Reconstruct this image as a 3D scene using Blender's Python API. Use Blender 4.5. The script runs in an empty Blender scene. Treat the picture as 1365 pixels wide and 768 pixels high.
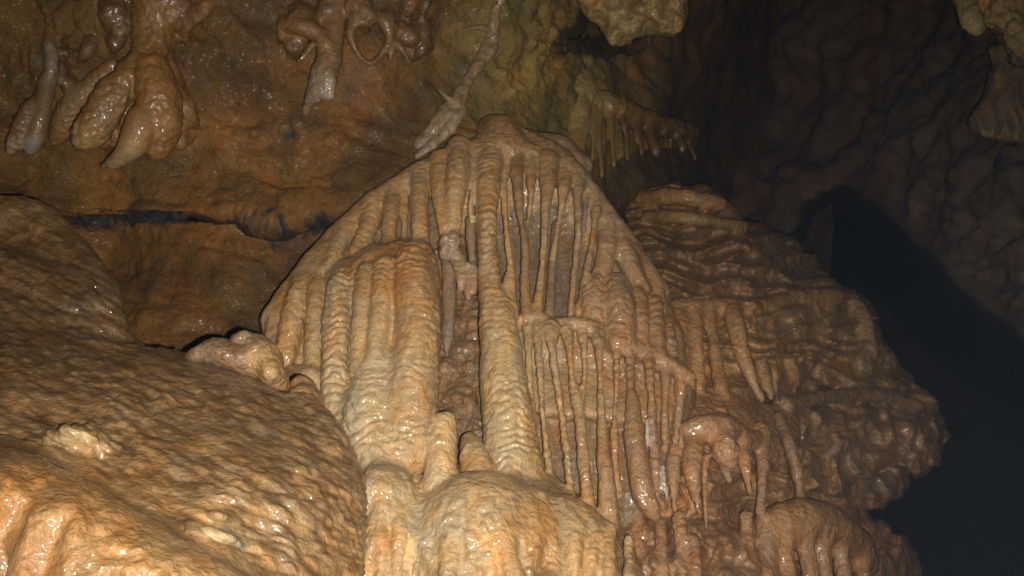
import bpy, math, time
import numpy as np
from mathutils import Vector
T0 = time.time()
rng = np.random.default_rng(7)
scene = bpy.context.scene
COL = scene.collection

# ------------------------------------------------------------------ camera, world, flash, exposure
FPX, CX, CY = 1137.0, 682.5, 384.0          # focal length in px of the 1365x768 photograph
PITCH = math.radians(25.0)
CAM = np.array((0.0, 0.0, 1.5))
SN, CS = math.sin(PITCH), math.cos(PITCH)
cam_d = bpy.data.cameras.new("camera")
cam = bpy.data.objects.new("camera", cam_d); COL.objects.link(cam)
cam.location = CAM; cam.rotation_euler = (math.radians(90) + PITCH, 0, 0)
cam_d.sensor_width = 36.0; cam_d.lens = 36.0 * FPX / 1365.0
cam_d.clip_start = 0.05; cam_d.clip_end = 200
scene.camera = cam
world = bpy.data.worlds.new("World"); scene.world = world; world.use_nodes = True
wb = world.node_tree.nodes["Background"]
wb.inputs[0].default_value = (0.5, 0.55, 0.7, 1); wb.inputs[1].default_value = 0.0   # a closed cave: no sky
# the photograph is lit by the camera's own flash (right of and a little below the lens)
fl_d = bpy.data.lights.new("camera_flash", 'SPOT')
fl_d.energy = 680; fl_d.color = (1.0, 0.95, 0.88); fl_d.shadow_soft_size = 0.012
fl_d.spot_size = math.radians(100); fl_d.spot_blend = 0.85
fl = bpy.data.objects.new("camera_flash", fl_d); COL.objects.link(fl)
fl.location = (0.054, 0.03, 1.466); fl.rotation_euler = (math.radians(90) + PITCH, 0, math.radians(4))
vs = scene.view_settings
vs.view_transform = 'Standard'; vs.look = 'None'; vs.exposure = 0.0; vs.gamma = 1.0; vs.use_curve_mapping = False

# ------------------------------------------------------------------ geometry helpers
def uv(px, py):
    return (np.asarray(px, float) - CX) / FPX, (CY - np.asarray(py, float)) / FPX
def at(px, py, Y):
    u, v = uv(px, py); t = Y / (CS - v * SN)
    return np.stack(np.broadcast_arrays(t * u, Y + 0 * u, CAM[2] + t * (SN + v * CS)), -1)
def mpp(py, Y):                                   # metres that one photo pixel spans there
    v = (CY - py) / FPX
    return Y / (CS - v * SN) / FPX
_P = rng.permutation(256); _P = np.concatenate([_P, _P, _P]).astype(np.int32)
_G = rng.normal(size=(256, 3)); _G /= np.linalg.norm(_G, axis=1)[:, None]; _G = _G.astype(np.float32)
def noise(p):
    p = np.asarray(p, np.float32); i = np.floor(p).astype(np.int32); f = p - i; i &= 255
    w = f * f * f * (f * (f * 6 - 15) + 10); out = 0
    for a in (0, 1):
        wx = w[..., 0] if a else 1 - w[..., 0]
        A = _P[i[..., 0] + a]
        for b in (0, 1):
            wy = wx * (w[..., 1] if b else 1 - w[..., 1])
            B = _P[A + i[..., 1] + b]
            for c in (0, 1):
                wz = wy * (w[..., 2] if c else 1 - w[..., 2])
                g = _G[_P[B + i[..., 2] + c]]
                out = out + wz * (g[..., 0] * (f[..., 0] - a) + g[..., 1] * (f[..., 1] - b) + g[..., 2] * (f[..., 2] - c))
    return out * 1.5
def fbm(p, n=4, g=0.5, l=2.03):
    a, s, o = 1.0, 1.0, 0
    for k in range(n):
        o = o + a * noise(p * s + 17.3 * k); a *= g; s *= l
    return o
def worley(p):                                    # distance to nearest and second nearest cell point
    i = np.floor(p).astype(np.int32); f = (p - i).astype(np.float32)
    d1 = np.full(p.shape[:-1], 9., np.float32); d2 = d1.copy()
    for a in (-1, 0, 1):
        for b in (-1, 0, 1):
            for c in (-1, 0, 1):
                h = _P[_P[_P[(i[..., 0] + a) & 255] + ((i[..., 1] + b) & 255)] + ((i[..., 2] + c) & 255)]
                o = _G[h] * 0.42 + 0.5 + np.array((a, b, c), np.float32) - f
                d = np.sqrt((o * o).sum(-1))
                d2 = np.minimum(d2, np.maximum(d, d1)); d1 = np.minimum(d1, d)
    return d1, d2
def sstep(a, b, x):
    t = np.clip((x - a) / (b - a), 0, 1); return t * t * (3 - 2 * t)
def rbf(ctrl):
    c = np.array(ctrl, float); P = c[:, :2] / 300.0; n = len(P)
    def K(r): return np.where(r > 1e-9, r * r * np.log(r + 1e-12), 0)
    A = np.zeros((n + 3, n + 3)); A[:n, :n] = K(np.linalg.norm(P[:, None] - P[None], axis=-1)) + 0.01 * np.eye(n)
    A[:n, n] = 1; A[:n, n + 1:] = P; A[n:, :n] = A[:n, n:].T
    w = np.linalg.solve(A, np.concatenate([c[:, 2], np.zeros(3)]))
    def f(x, y):
        q = np.stack(np.broadcast_arrays(np.asarray(x, float), np.asarray(y, float)), -1) / 300.0
        o = w[n] + q[..., 0] * w[n + 1] + q[..., 1] * w[n + 2]
        for k in range(n):
            o = o + w[k] * K(np.sqrt((q[..., 0] - P[k, 0]) ** 2 + (q[..., 1] - P[k, 1]) ** 2))
        return o
    return f
def spline(pts, n=6, closed=False):
    p = np.array(pts, float); m = len(p); out = []
    if m == 2 and not closed:
        t = np.linspace(0, 1, n + 1)[:, None]; return p[0] * (1 - t) + p[1] * t
    for i in range(m if closed else m - 1):
        if closed: a, b, c, d = p[i - 1], p[i], p[(i + 1) % m], p[(i + 2) % m]
        else: a, b, c, d = p[max(i - 1, 0)], p[i], p[i + 1], p[min(i + 2, m - 1)]
        for t in np.arange(n) / n:
            out.append(0.5 * (2 * b + (c - a) * t + (2 * a - 5 * b + 4 * c - d) * t * t + (3 * b - a - 3 * c + d) * t ** 3))
    if not closed: out.append(p[-1])
    return np.array(out)
def poly_sd(poly, X, Y):                          # signed distance to a polygon, negative inside
    d = np.full(X.shape, 1e9); inside = np.zeros(X.shape, bool); n = len(poly)
    for i in range(n):
        (x0, y0), (x1, y1) = poly[i], poly[(i + 1) % n]
        ex, ey = x1 - x0, y1 - y0; l2 = ex * ex + ey * ey + 1e-9
        t = np.clip(((X - x0) * ex + (Y - y0) * ey) / l2, 0, 1)
        d = np.minimum(d, (X - x0 - t * ex) ** 2 + (Y - y0 - t * ey) ** 2)
        if y0 != y1:
            c = ((y0 <= Y) != (y1 <= Y)) & (X < x0 + (Y - y0) * ex / ey); inside ^= c
    d = np.sqrt(d); return np.where(inside, -d, d)

STY = {'smooth': (0, 0, 0, .35), 'ring': (1, 0, 0, .6), 'gour': (0, 1, 0, .6), 'rock': (0, 0, 1, .8), 'soft': (.45, 0, 0, .8), 'flute': (.4, 0, 0, .6), 'column': (.7, 0, 0, .6), 'crust': (.3, 0, .6, 1), 'rough': (.7, 0, .35, 1.3)}
def lapl(vals, F, nv, it, w=0.5):
    e = np.concatenate([F[:, [0, 1]], F[:, [1, 2]], F[:, [2, 3]], F[:, [3, 0]]])
    cnt = np.bincount(e[:, 0], minlength=nv) + np.bincount(e[:, 1], minlength=nv)
    v = vals.astype(float); one = v.ndim == 1
    if one: v = v[:, None]
    for _ in range(it):
        s = np.stack([np.bincount(e[:, 0], v[e[:, 1], k], nv) + np.bincount(e[:, 1], v[e[:, 0], k], nv) for k in range(v.shape[1])], -1)
        v = v * (1 - w) + w * s / np.maximum(cnt, 1)[:, None]
    return v[:, 0] if one else v
def vnormals(V, F):
    n = np.cross(V[F[:, 2]] - V[F[:, 0]], V[F[:, 3]] - V[F[:, 1]])
    N = np.zeros_like(V)
    for k in range(4):
        for c in range(3): N[:, c] += np.bincount(F[:, k], n[:, c], len(V))
    return N / (np.linalg.norm(N, axis=1)[:, None] + 1e-12)
def tint_of(splats, px, py, base):
    W = np.full(px.shape, 0.35); C = np.array(base)[None, :] * W[:, None]
    for (x, y, sx, sy, c, w) in splats:
        g = w * np.exp(-0.5 * (((px - x) / sx) ** 2 + ((py - y) / sy) ** 2))
        W = W + g; C = C + g[:, None] * np.array(c)[None]
    return C / W[:, None]

class Thing: pass
def make_mesh(name, V, F, N, tint, mat, parent=None, off=None, smooth=True):
    me = bpy.data.meshes.new(name)
    P = V - (off if off is not None else 0)
    me.vertices.add(len(P)); me.vertices.foreach_set('co', P.astype(np.float32).ravel())
    me.loops.add(F.size); me.loops.foreach_set('vertex_index', F.astype(np.int32).ravel())
    me.polygons.add(len(F)); me.polygons.foreach_set('loop_start', (np.arange(len(F)) * 4).astype(np.int32))
    me.update(calc_edges=True)
    me.polygons.foreach_set('use_smooth', np.ones(len(F), bool))
    a = me.attributes.new('tint', 'FLOAT_COLOR', 'POINT')
    a.data.foreach_set('color', np.concatenate([tint, np.ones((len(tint), 1))], 1).astype(np.float32).ravel())
    me.materials.append(mat); me.update()
    if N is not None: me.normals_split_custom_set_from_vertices(N.astype(np.float32).tolist())
    o = bpy.data.objects.new(name, me); COL.objects.link(o)
    if off is not None: o.location = off if parent is None else (0, 0, 0)
    if parent is not None: o.parent = parent
    return o

class Field:
    """A block of rock described by distances on a grid of sight lines, meshed once, then split into its parts."""
    def __init__(s, x0, x1, y0, y1, Y0, Y1, step=2.0, dY=0.012):
        s.x = np.arange(x0, x1 + .1, step); s.y = np.arange(y0, y1 + .1, step)
        n = int((Y1 - Y0) / dY) + 1
        s.Y = Y0 * (Y1 / Y0) ** np.linspace(0, 1, n)
        s.D = np.full((len(s.x), len(s.y), n), 0.3, np.float32)
        s.I = np.zeros(s.D.shape, np.int16)
        s.shift = lambda x: 0.0 * np.asarray(x, float)
        s.parts = []                              # (name, thing key, style)
    def part(s, name, thing, style='ring', label=None, col=None):
        s.parts.append((name, thing, style, label, col)); return len(s.parts) - 1
    def box(s, x0, x1, y0, y1, Y0, Y1):
        def r(a, lo, hi):
            i, j = np.searchsorted(a, lo), np.searchsorted(a, hi); return slice(max(i - 1, 0), min(j + 1, len(a)))
        return r(s.x, x0, x1), r(s.y, y0, y1), r(s.Y, Y0, Y1)
    def pos(s, sl):
        x, y, Y = s.x[sl[0]], s.y[sl[1]], s.Y[sl[2]]
        u = (x - CX) / FPX; v = (CY - y) / FPX; q = 1 / (CS - v * SN)
        X = (u[:, None] * q[None, :])[:, :, None] * Y[None, None, :]
        Z = CAM[2] + (q * (SN + v * CS))[None, :, None] * Y[None, None, :]
        return X.astype(np.float32), Y[None, None, :].astype(np.float32), Z.astype(np.float32)
    def merge(s, sl, d, pid, k):
        D = s.D[sl]; I = s.I[sl]
        I[d < D] = pid
        if k > 0:
            h = np.maximum(k - np.abs(D - d), 0) / k
            D[...] = np.minimum(D, d) - h * h * k * 0.25
        else: np.minimum(D, d, out=D)
    def carve(s, sl, d, k=0.02):
        D = s.D[sl]; d = -d
        h = np.maximum(k - np.abs(D - d), 0) / k
        D[...] = np.maximum(D, d) + h * h * k * 0.25
    def tube_d(s, pts, n=5, flat=1.0):
        p = spline(pts, n); p[:, 2] -= s.shift(p[:, 0]); w = at(p[:, 0], p[:, 1], p[:, 2]); r = p[:, 3] * mpp(p[:, 1], p[:, 2])
        rp = p[:, 3].max() * 1.1 + 26; rm = r.max() * 1.1 + 0.09
        sl = s.box(p[:, 0].min() - rp, p[:, 0].max() + rp, p[:, 1].min() - rp, p[:, 1].max() + rp, p[:, 2].min() - rm, p[:, 2].max() + rm)
        X, Y, Z = s.pos(sl); d = np.full(np.broadcast_shapes(X.shape, Y.shape), 1.0, np.float32)
        if d.size == 0: return sl, d
        for i in range(len(w) - 1):
            e = w[i + 1] - w[i]; l2 = float(e @ e) + 1e-12
            t = np.clip(((X - w[i][0]) * e[0] + (Y - w[i][1]) * e[1] + (Z - w[i][2]) * e[2]) / l2, 0, 1)
            q = np.sqrt((X - w[i][0] - t * e[0]) ** 2 + ((Y - w[i][1] - t * e[1]) * flat) ** 2 + (Z - w[i][2] - t * e[2]) ** 2) - (r[i] + t * (r[i + 1] - r[i]))
            np.minimum(d, q, out=d)
        return sl, d
    def tube(s, pid, pts, k=0.02, n=5, flat=1.0):
        sl, d = s.tube_d(pts, n, flat)
        if d.size: s.merge(sl, d, pid, k)
    def blob(s, pid, x, y, Y, rx, ry, rY, k=0.03, carve=False, rot=0.0):
        Y = Y - float(s.shift(x)); c = at(x, y, Y); m = mpp(y, Y); R = max(rx, ry)
        sl = s.box(x - R - 26, x + R + 26, y - R - 26, y + R + 26, Y - rY - .1, Y + rY + .1)
        Xp, Yp, Zp = s.pos(sl)
        X = Xp - c[0]; Z = Zp - c[2]; cr, sr = math.cos(rot), math.sin(rot)
        X, Z = X * cr + Z * sr, Z * cr - X * sr
        q = np.sqrt((X / (rx * m)) ** 2 + ((Yp - Y) / rY) ** 2 + (Z / (ry * m)) ** 2)
        d = ((q - 1) * min(rx * m, ry * m, rY)).astype(np.float32)
        if d.size: s.carve(sl, d, k) if carve else s.merge(sl, d, pid, k)
    def pillow(s, pid, poly, ctrl, thick=0.5, R=0.1, k=0.03, fold=None, strata=None, seed=0, carve=False, lump=None, edge=3.0):
        pg = spline(poly, 5, True); ctrl = [(a, b, c - float(s.shift(a))) for a, b, c in ctrl]
        f = rbf(ctrl) if len(ctrl) > 2 else (lambda x, y: ctrl[0][2] + 0 * x)
        ys = [c[2] for c in ctrl]
        sl = s.box(pg[:, 0].min() - 20, pg[:, 0].max() + 20, pg[:, 1].min() - 20, pg[:, 1].max() + 20, min(ys) - 0.4, max(ys) + thick + .1)
        x, y = s.x[sl[0]], s.y[sl[1]]
        if not len(x) or not len(y): return
        XX, YY = np.meshgrid(x, y, indexing='ij'); Ym = float(np.mean(ys))
        sd = (poly_sd(pg, XX, YY) + edge * fbm(np.stack([XX / 24, YY / 24, 0 * XX + seed + 77], -1), 3)) * mpp(YY, Ym)
        Yf = f(XX, YY); q = np.clip(1 + sd / R, 0, 1)
        Yb = Yf + thick
        if fold:
            a, w, st = fold
            P = np.stack([XX / w + 0.6 * noise(np.stack([XX / 90, YY / 60, 0 * XX + seed + 5], -1)), YY / (w * st), 0 * XX + seed * 3.7], -1)
            Yf = Yf - a * (1 - 1.7 * np.abs(noise(P))) + a * 0.5
        if strata:
            a, w, st = strata
            P = np.stack([XX / (w * st), YY / w + 0.8 * noise(np.stack([XX / 70, YY / 70, 0 * XX + seed + 2], -1)), 0 * XX + seed * 2.9], -1)
            Yf = Yf - a * (1 - 1.8 * np.abs(noise(P))) + a * 0.5
        if lump:
            a, w = lump
            Yf = Yf - a * fbm(np.stack([XX / w, YY / w, 0 * XX + seed * 1.3], -1), 3)
        Yf = Yf + R * (1 - np.sqrt(1 - q * q))
        Y = s.Y[sl[2]][None, None, :]
        d = np.maximum(np.maximum(sd[:, :, None], (Yf[:, :, None] - Y) * 0.85), Y - np.maximum(Yb, Yf + .05)[:, :, None]).astype(np.float32)
        if carve: s.carve(sl, d, k)
        else: s.merge(sl, d, pid, k)
    def mesh(s, splats, base, mat, disp, things, relax=1):
        D = s.D; S = D < 0
        S[0] = S[-1] = False; S[:, 0] = S[:, -1] = False; S[:, :, 0] = S[:, :, -1] = False
        D = np.where(S, D, np.maximum(D, 1e-4))
        a = S; al = a[:-1] & a[1:]; an = a[:-1] | a[1:]
        al = al[:, :-1] & al[:, 1:]; an = an[:, :-1] | an[:, 1:]
        al = al[:, :, :-1] & al[:, :, 1:]; an = an[:, :, :-1] | an[:, :, 1:]
        idx = np.argwhere(an & ~al); n = len(idx)
        cm = np.full(an.shape, -1, np.int32); cm[idx[:, 0], idx[:, 1], idx[:, 2]] = np.arange(n)
        cor = [(i, j, k) for i in (0, 1) for j in (0, 1) for k in (0, 1)]
        val = {c: D[idx[:, 0] + c[0], idx[:, 1] + c[1], idx[:, 2] + c[2]].astype(float) for c in cor}
        acc = np.zeros((n, 3)); cnt = np.zeros(n)
        for c in cor:
            for ax in range(3):
                if c[ax] == 0:
                    e = list(c); e[ax] = 1; e = tuple(e)
                    m = (val[c] < 0) != (val[e] < 0); t = np.where(m, val[c] / np.where(m, val[c] - val[e], 1), 0)
                    pt = np.repeat(np.array(c, float)[None], n, 0); pt[:, ax] += t
                    acc += pt * m[:, None]; cnt += m
        g = idx + acc / cnt[:, None]
        Fs = []
        for ax in range(3):
            o = [i for i in range(3) if i != ax]
            sA = [slice(None)] * 3; sB = [slice(None)] * 3; sA[ax] = slice(0, -1); sB[ax] = slice(1, None)
            ch = np.argwhere(S[tuple(sA)] != S[tuple(sB)])
            ins = S[ch[:, 0], ch[:, 1], ch[:, 2]]
            q = []
            for (da, db) in ((0, 0), (1, 0), (1, 1), (0, 1)):
                c = ch.copy(); c[:, o[0]] -= da; c[:, o[1]] -= db
                q.append(cm[c[:, 0], c[:, 1], c[:, 2]])
            q = np.stack(q, 1); flip = ins if ax == 1 else ~ins
            q[flip] = q[flip][:, ::-1]; Fs.append(q)
        F = np.concatenate(Fs); F = F[(F >= 0).all(1)]
        F = F[:, ::-1]
        px = np.interp(g[:, 0], np.arange(len(s.x)), s.x); py = np.interp(g[:, 1], np.arange(len(s.y)), s.y)
        Yw = np.interp(g[:, 2], np.arange(len(s.Y)), s.Y)
        V = at(px, py, Yw)
        V = lapl(V, F, n, relax, 0.5)
        # which part each vertex belongs to: the nearest grid node's
        ri = np.minimum(np.round(g).astype(int), np.array(s.I.shape) - 1)
        lab = s.I[ri[:, 0], ri[:, 1], ri[:, 2]].astype(int)
        E = np.concatenate([F[:, [0, 1]], F[:, [1, 2]], F[:, [2, 3]], F[:, [3, 0]]])
        for _ in range(3):                        # every part one connected piece: stray crumbs go to their neighbour
            same = E[lab[E[:, 0]] == lab[E[:, 1]]]; comp = np.arange(n)
            while True:
                m = np.minimum(comp[same[:, 0]], comp[same[:, 1]]); old = comp.copy()
                np.minimum.at(comp, comp[same[:, 0]], m); np.minimum.at(comp, comp[same[:, 1]], m)
                for _j in range(4): comp = comp[comp]
                if (comp == old).all(): break
            size = np.bincount(comp, minlength=n); best = np.zeros(len(s.parts), int); np.maximum.at(best, lab, size[comp])
            stray = size[comp] < best[lab]
            if not stray.any(): break
            bd = E[stray[E[:, 0]] & (lab[E[:, 0]] != lab[E[:, 1]])]; bd2 = E[stray[E[:, 1]] & (lab[E[:, 0]] != lab[E[:, 1]])][:, ::-1]
            bd = np.concatenate([bd, bd2]); new = np.full(n, -1); new[comp[bd[:, 0]]] = lab[bd[:, 1]]
            ok = stray & (new[comp] >= 0); lab = np.where(ok, new[comp], lab)
        prng = np.random.default_rng(len(s.parts)); PH = prng.uniform(0, 5, len(s.parts)); PV = prng.normal(size=(len(s.parts), 2))
        sty = np.array([STY[p[2]] for p in s.parts])[lab]
        sty = lapl(sty, F, n, 6)
        N = vnormals(V, F)
        ctr = at((s.x[0] + s.x[-1]) / 2, (s.y[0] + s.y[-1]) / 2, s.Y[-1])
        if ((N * (CAM - V)).sum(1) * (np.linalg.norm(V - CAM, axis=1) < np.median(np.linalg.norm(V - CAM, axis=1)))).sum() < 0:
            F = F[:, ::-1]; N = -N
        V = V + N * disp(V, N, sty, PH[lab])[:, None]
        V = lapl(V, F, n, 1, 0.25)
        N = vnormals(V, F)
        tint = tint_of(splats, px, py, base)
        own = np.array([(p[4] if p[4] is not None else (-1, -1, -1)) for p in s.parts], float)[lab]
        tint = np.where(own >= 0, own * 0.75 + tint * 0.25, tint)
        tint = tint * (1 + 0.09 * PV[lab, :1] + 0.025 * PV[lab, 1:] * np.array((1.0, 0.0, -1.3)))
        tint = np.clip(lapl(tint, F, n, 4) * np.array((.70, .60, .49)), .003, .9)      # wet calcite is darker and warmer than dry
        s1 = fbm(V * np.array((38, 38, 5)) + 3, 3); s2 = fbm(V * np.array((8, 8, 60)) + 5, 2); s3 = fbm(V * np.array((15, 15, 9)) + 8, 3)   # run-off streaks and growth bands
        tint = tint * (1 + np.clip(.16 * s1 + .13 * s2, -.4, .4))[:, None] * (1 + np.clip(s3, -1, 1)[:, None] * np.array((.10, -.03, -.26)))
        if sty[:, 1].max() > .1:
            a_ = V[:, 0] * .91 - V[:, 2] * .41; b_ = V[:, 0] * .41 + V[:, 2] * .91
            k_ = np.clip(.5 + .9 * fbm(np.stack([a_ * 13, b_ * 55, V[:, 1] * 22], -1), 3), 0, 1)[:, None]
            mm = np.array((.60, .53, .43)) * (1 - k_) + np.array((1.45, 1.42, 1.34)) * k_
            tint = tint * (1 + sty[:, 1:2] * (mm - 1))
        tint = np.clip(tint, .003, .9)
        fl_ = lab[F]; face = np.where((fl_[:, 0] == fl_[:, 1]) | (fl_[:, 0] == fl_[:, 2]), fl_[:, 0], np.where(fl_[:, 1] == fl_[:, 2], fl_[:, 1], fl_[:, 3]))
        for pid, (name, key, st, label, _) in enumerate(s.parts):
            f = F[face == pid]
            if len(f) < 12: continue
            used, inv = np.unique(f, return_inverse=True)
            things[key].setdefault('meshes', []).append((name, V[used], inv.reshape(f.shape), N[used], tint[used], mat if not isinstance(mat, dict) else mat.get(pid, mat[None]), label))

def flow_disp(gour=None, ringamp=0.012, rockamp=0.02, seed=0.0, ringw=0.042):
    def f(V, N, sty, ph0):
        o = 0.010 * sty[:, 3] * fbm(V * 9 + seed, 3)
        o += 0.0035 * sty[:, 3] * fbm(V * 38 + seed, 2)
        m = sty[:, 0] > 0.02
        if m.any():
            v = V[m]; st = np.stack([v[:, 0] * 13, v[:, 1] * 13, v[:, 2] * 5], -1)
            ph = v[:, 2] / ringw * (1 + 0.28 * np.sin(ph0[m] * 9)) + ph0[m] + 1.3 * noise(st + seed) + 0.5 * noise(v * 26 + seed)
            fr = ph - np.floor(ph)
            prof = np.sqrt(np.clip(1 - (2 * fr ** .65 - 1) ** 2 * 0.98, 0, 1)) - 0.75        # rounded lobes, sharp creases between
            amp = ringamp * np.clip(0.7 + 1.5 * noise(v * np.array((6, 6, 5)) + 31 + seed), 0.04, 1.5) * (.8 + .4 * np.sin(ph0[m] * 23))
            d1, d2 = worley(v * np.array((24, 24, 34)) + seed + 0.5 * noise(v * 15)[:, None])
            o[m] += sty[m, 0] * (amp * prof + 0.006 * (0.55 - d1))
        m = sty[:, 1] > 0.02
        if m.any() and gour is not None: o[m] += sty[m, 1] * gour(V[m], N[m])
        m = sty[:, 2] > 0.02
        if m.any():
            v = V[m]; o[m] += sty[m, 2] * rockamp * (fbm(v * 6 + seed, 4) + 0.6 * (0.5 - np.abs(fbm(v * 13 + seed + 9, 3))) + 0.4 * fbm(v * 50, 2))
        return o
    return f

THINGS = {}
def thing(key, name, label, cat, group=None, kind=None):
    THINGS[key] = dict(name=name, label=label, cat=cat, group=group, kind=kind, meshes=[])
def build_things():
    for key, t in THINGS.items():
        ms = t['meshes']
        if not ms: print('EMPTY THING', key); continue
        allv = np.concatenate([m[1] for m in ms]); lo, hi = allv.min(0), allv.max(0)
        base = np.array(((lo[0] + hi[0]) / 2, (lo[1] + hi[1]) / 2, lo[2]))
        if len(ms) == 1:
            m = ms[0]; r = make_mesh(t['name'], m[1], m[2], m[3], m[4], m[5], None, base)
        else:
            r = bpy.data.objects.new(t['name'], None); COL.objects.link(r); r.location = base; r.empty_display_size = 0.1
            for m in ms:
                o = make_mesh(m[0], m[1], m[2], m[3], m[4], m[5], r, base)
                if m[6]: o['label'] = m[6]
        if t['kind']: r['kind'] = t['kind']
        else: r['label'] = t['label']; r['category'] = t['cat']
        if t['group']: r['group'] = t['group']

# ------------------------------------------------------------------ materials
def material(name, c_warm, c_pale, c_dark, rough=0.5, coat=1.0, bump1=(70, .5, .008), bump2=(220, .45, .004), var=0.6, stain=9.0, spec=.4, crough=0.08, film=(95, .85, .008)):
    m = bpy.data.materials.new(name); m.use_nodes = True; nt = m.node_tree; nd = nt.nodes; L = nt.links.new
    b = nd["Principled BSDF"]
    geo = nd.new('ShaderNodeNewGeometry'); att = nd.new('ShaderNodeAttribute'); att.attribute_name = 'tint'
    def tex(scale, detail, rgh=0.55, vec=None, dist=0.0):
        t = nd.new('ShaderNodeTexNoise'); t.inputs['Scale'].default_value = scale; t.inputs['Detail'].default_value = detail
        t.inputs['Roughness'].default_value = rgh; t.inputs['Distortion'].default_value = dist; L(vec or geo.outputs['Position'], t.inputs['Vector']); return t.outputs['Fac']
    def ramp(v, a, c):
        r = nd.new('ShaderNodeMapRange'); r.inputs[1].default_value = a; r.inputs[2].default_value = c; r.clamp = True; L(v, r.inputs[0]); return r.outputs[0]
    def mix(f, a, c, mode='MIX'):
        x = nd.new('ShaderNodeMix'); x.data_type = 'RGBA'; x.blend_type = mode
        if isinstance(f, float): x.inputs[0].default_value = f
        else: L(f, x.inputs[0])
        for sck, val in ((x.inputs[6], a), (x.inputs[7], c)):
            if isinstance(val, tuple): sck.default_value = val + (1,)
            else: L(val, sck)
        return x.outputs[2]
    def mul(a, k):
        x = nd.new('ShaderNodeMath'); x.operation = 'MULTIPLY'; L(a, x.inputs[0]); x.inputs[1].default_value = k; return x.outputs[0]
    mp = nd.new('ShaderNodeMapping'); mp.inputs['Scale'].default_value = (1, 1, 0.35); L(geo.outputs['Position'], mp.inputs[0])
    c = att.outputs['Color']
    c = mix(mul(ramp(tex(stain, 4, .6, mp.outputs[0], 0.6), .50, .68), var), c, mix(1.0, c, c_warm, 'MULTIPLY'))
    c = mix(mul(ramp(tex(stain * 1.7, 4, .65, mp.outputs[0], 0.3), .54, .72), var), c, mix(1.0, c, c_pale, 'MULTIPLY'))
    c = mix(mul(ramp(tex(stain * 3.6, 5, .7), .52, .75), var), c, mix(1.0, c, c_dark, 'MULTIPLY'))
    c = mix(mul(ramp(tex(170, 2, .6), .62, .75), 0.4), c, mix(1.0, c, c_dark, 'MULTIPLY'))
    L(c, b.inputs['Base Color'])
    rr = nd.new('ShaderNodeMapRange'); L(tex(stain * 2.2, 3), rr.inputs[0]); rr.inputs[1].default_value = .35; rr.inputs[2].default_value = .65
    rr.inputs[3].default_value = rough - .1; rr.inputs[4].default_value = rough + .15; L(rr.outputs[0], b.inputs['Roughness'])
    b.inputs['Specular IOR Level'].default_value = spec
    cw = ramp(tex(stain * 1.3 + 1, 3), .34, .56); L(mul(cw, coat), b.inputs['Coat Weight']); b.inputs['Coat Roughness'].default_value = crough
    prev = None
    for (sc_, st, dist) in (bump1, bump2):
        bp = nd.new('ShaderNodeBump'); bp.inputs['Strength'].default_value = st; bp.inputs['Distance'].default_value = dist
        L(tex(sc_, 3, .55), bp.inputs['Height'])
        if prev: L(prev, bp.inputs['Normal'])
        prev = bp.outputs['Normal']
    L(prev, b.inputs['Normal'])
    cb = nd.new('ShaderNodeBump'); cb.inputs['Strength'].default_value = film[1]; cb.inputs['Distance'].default_value = film[2]
    L(tex(film[0], 1.0, .4), cb.inputs['Height']); L(cb.outputs['Normal'], b.inputs['Coat Normal'])
    return m
M_FLOW = material('wet_calcite', (.98, .76, .46), (1.36, 1.40, 1.48), (.56, .46, .37), bump1=(75, .8, .010), bump2=(230, .6, .005), var=.85, stain=8)
M_MOUND = material('wet_brown_flowstone', (1.03, .88, .66), (1.2, 1.2, 1.15), (.55, .47, .40), bump1=(90, .7, .008), bump2=(240, .5, .004), stain=11, var=.8, film=(70, .9, .012))
M_RIGHT = material('wet_dull_flowstone', (1.0, .78, .5), (1.1, 1.12, 1.15), (.5, .42, .36), stain=10, bump1=(60, .8, .014), bump2=(180, .6, .006), var=.8)
M_ROOF = material('damp_calcite', (1.0, .80, .52), (1.12, 1.12, 1.1), (.5, .42, .34), rough=.5, coat=.45, bump1=(70, .6, .008), bump2=(200, .5, .004), stain=12, film=(90, .6, .006))
M_WALL = material('muddy_limestone', (1.2, .92, .6), (1.15, 1.1, 1.05), (.45, .40, .38), rough=.7, coat=.22, bump1=(46, .9, .016), bump2=(160, 1.0, .009), stain=5, var=1.0, film=(120, .8, .006))
M_DARK = material('dark_limestone', (1.2, .85, .55), (1.25, 1.2, 1.1), (.5, .48, .46), rough=.75, coat=.08, bump1=(20, .3, .02), bump2=(70, .4, .008), stain=3.2, var=1.0)

# ------------------------------------------------------------------ cave walls, ceiling and floor (setting)
wall_rbf = rbf([(-400, -400, 2.2), (0, -400, 2.5), (400, -400, 2.6), (700, -400, 3.0), (900, -400, 3.3), (0, 0, 3.1), (300, 0, 3.2), (550, 0, 3.4), (700, 0, 3.75),
    (820, 0, 4.3), (0, 150, 3.5), (300, 150, 3.6), (550, 150, 3.75), (680, 120, 3.98), (700, 190, 3.95), (760, 150, 4.3), (850, 200, 4.9), (850, 300, 5.3), (850, 100, 4.9),
    (0, 250, 3.7), (200, 250, 3.72), (450, 260, 3.82), (150, 330, 3.92), (400, 330, 3.95), (300, 400, 3.9), (200, 460, 3.8), (0, 460, 3.7),
    (600, 400, 4.2), (400, 700, 4.1), (0, 900, 3.9), (700, 900, 4.4), (-400, 400, 3.0), (-400, 900, 2.6), (850, 600, 5.3), (850, 900, 5.2)])
CRACK = np.array([(-200, 300), (90, 297), (180, 290), (260, 293), (320, 289), (370, 308), (440, 292), (500, 268), (560, 245), (900, 240)], float)
GAP = spline([(736, 60), (742, 36), (760, 26), (780, 0), (850, -30), (860, 60), (800, 76), (770, 74), (748, 78)], 4, True)
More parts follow.
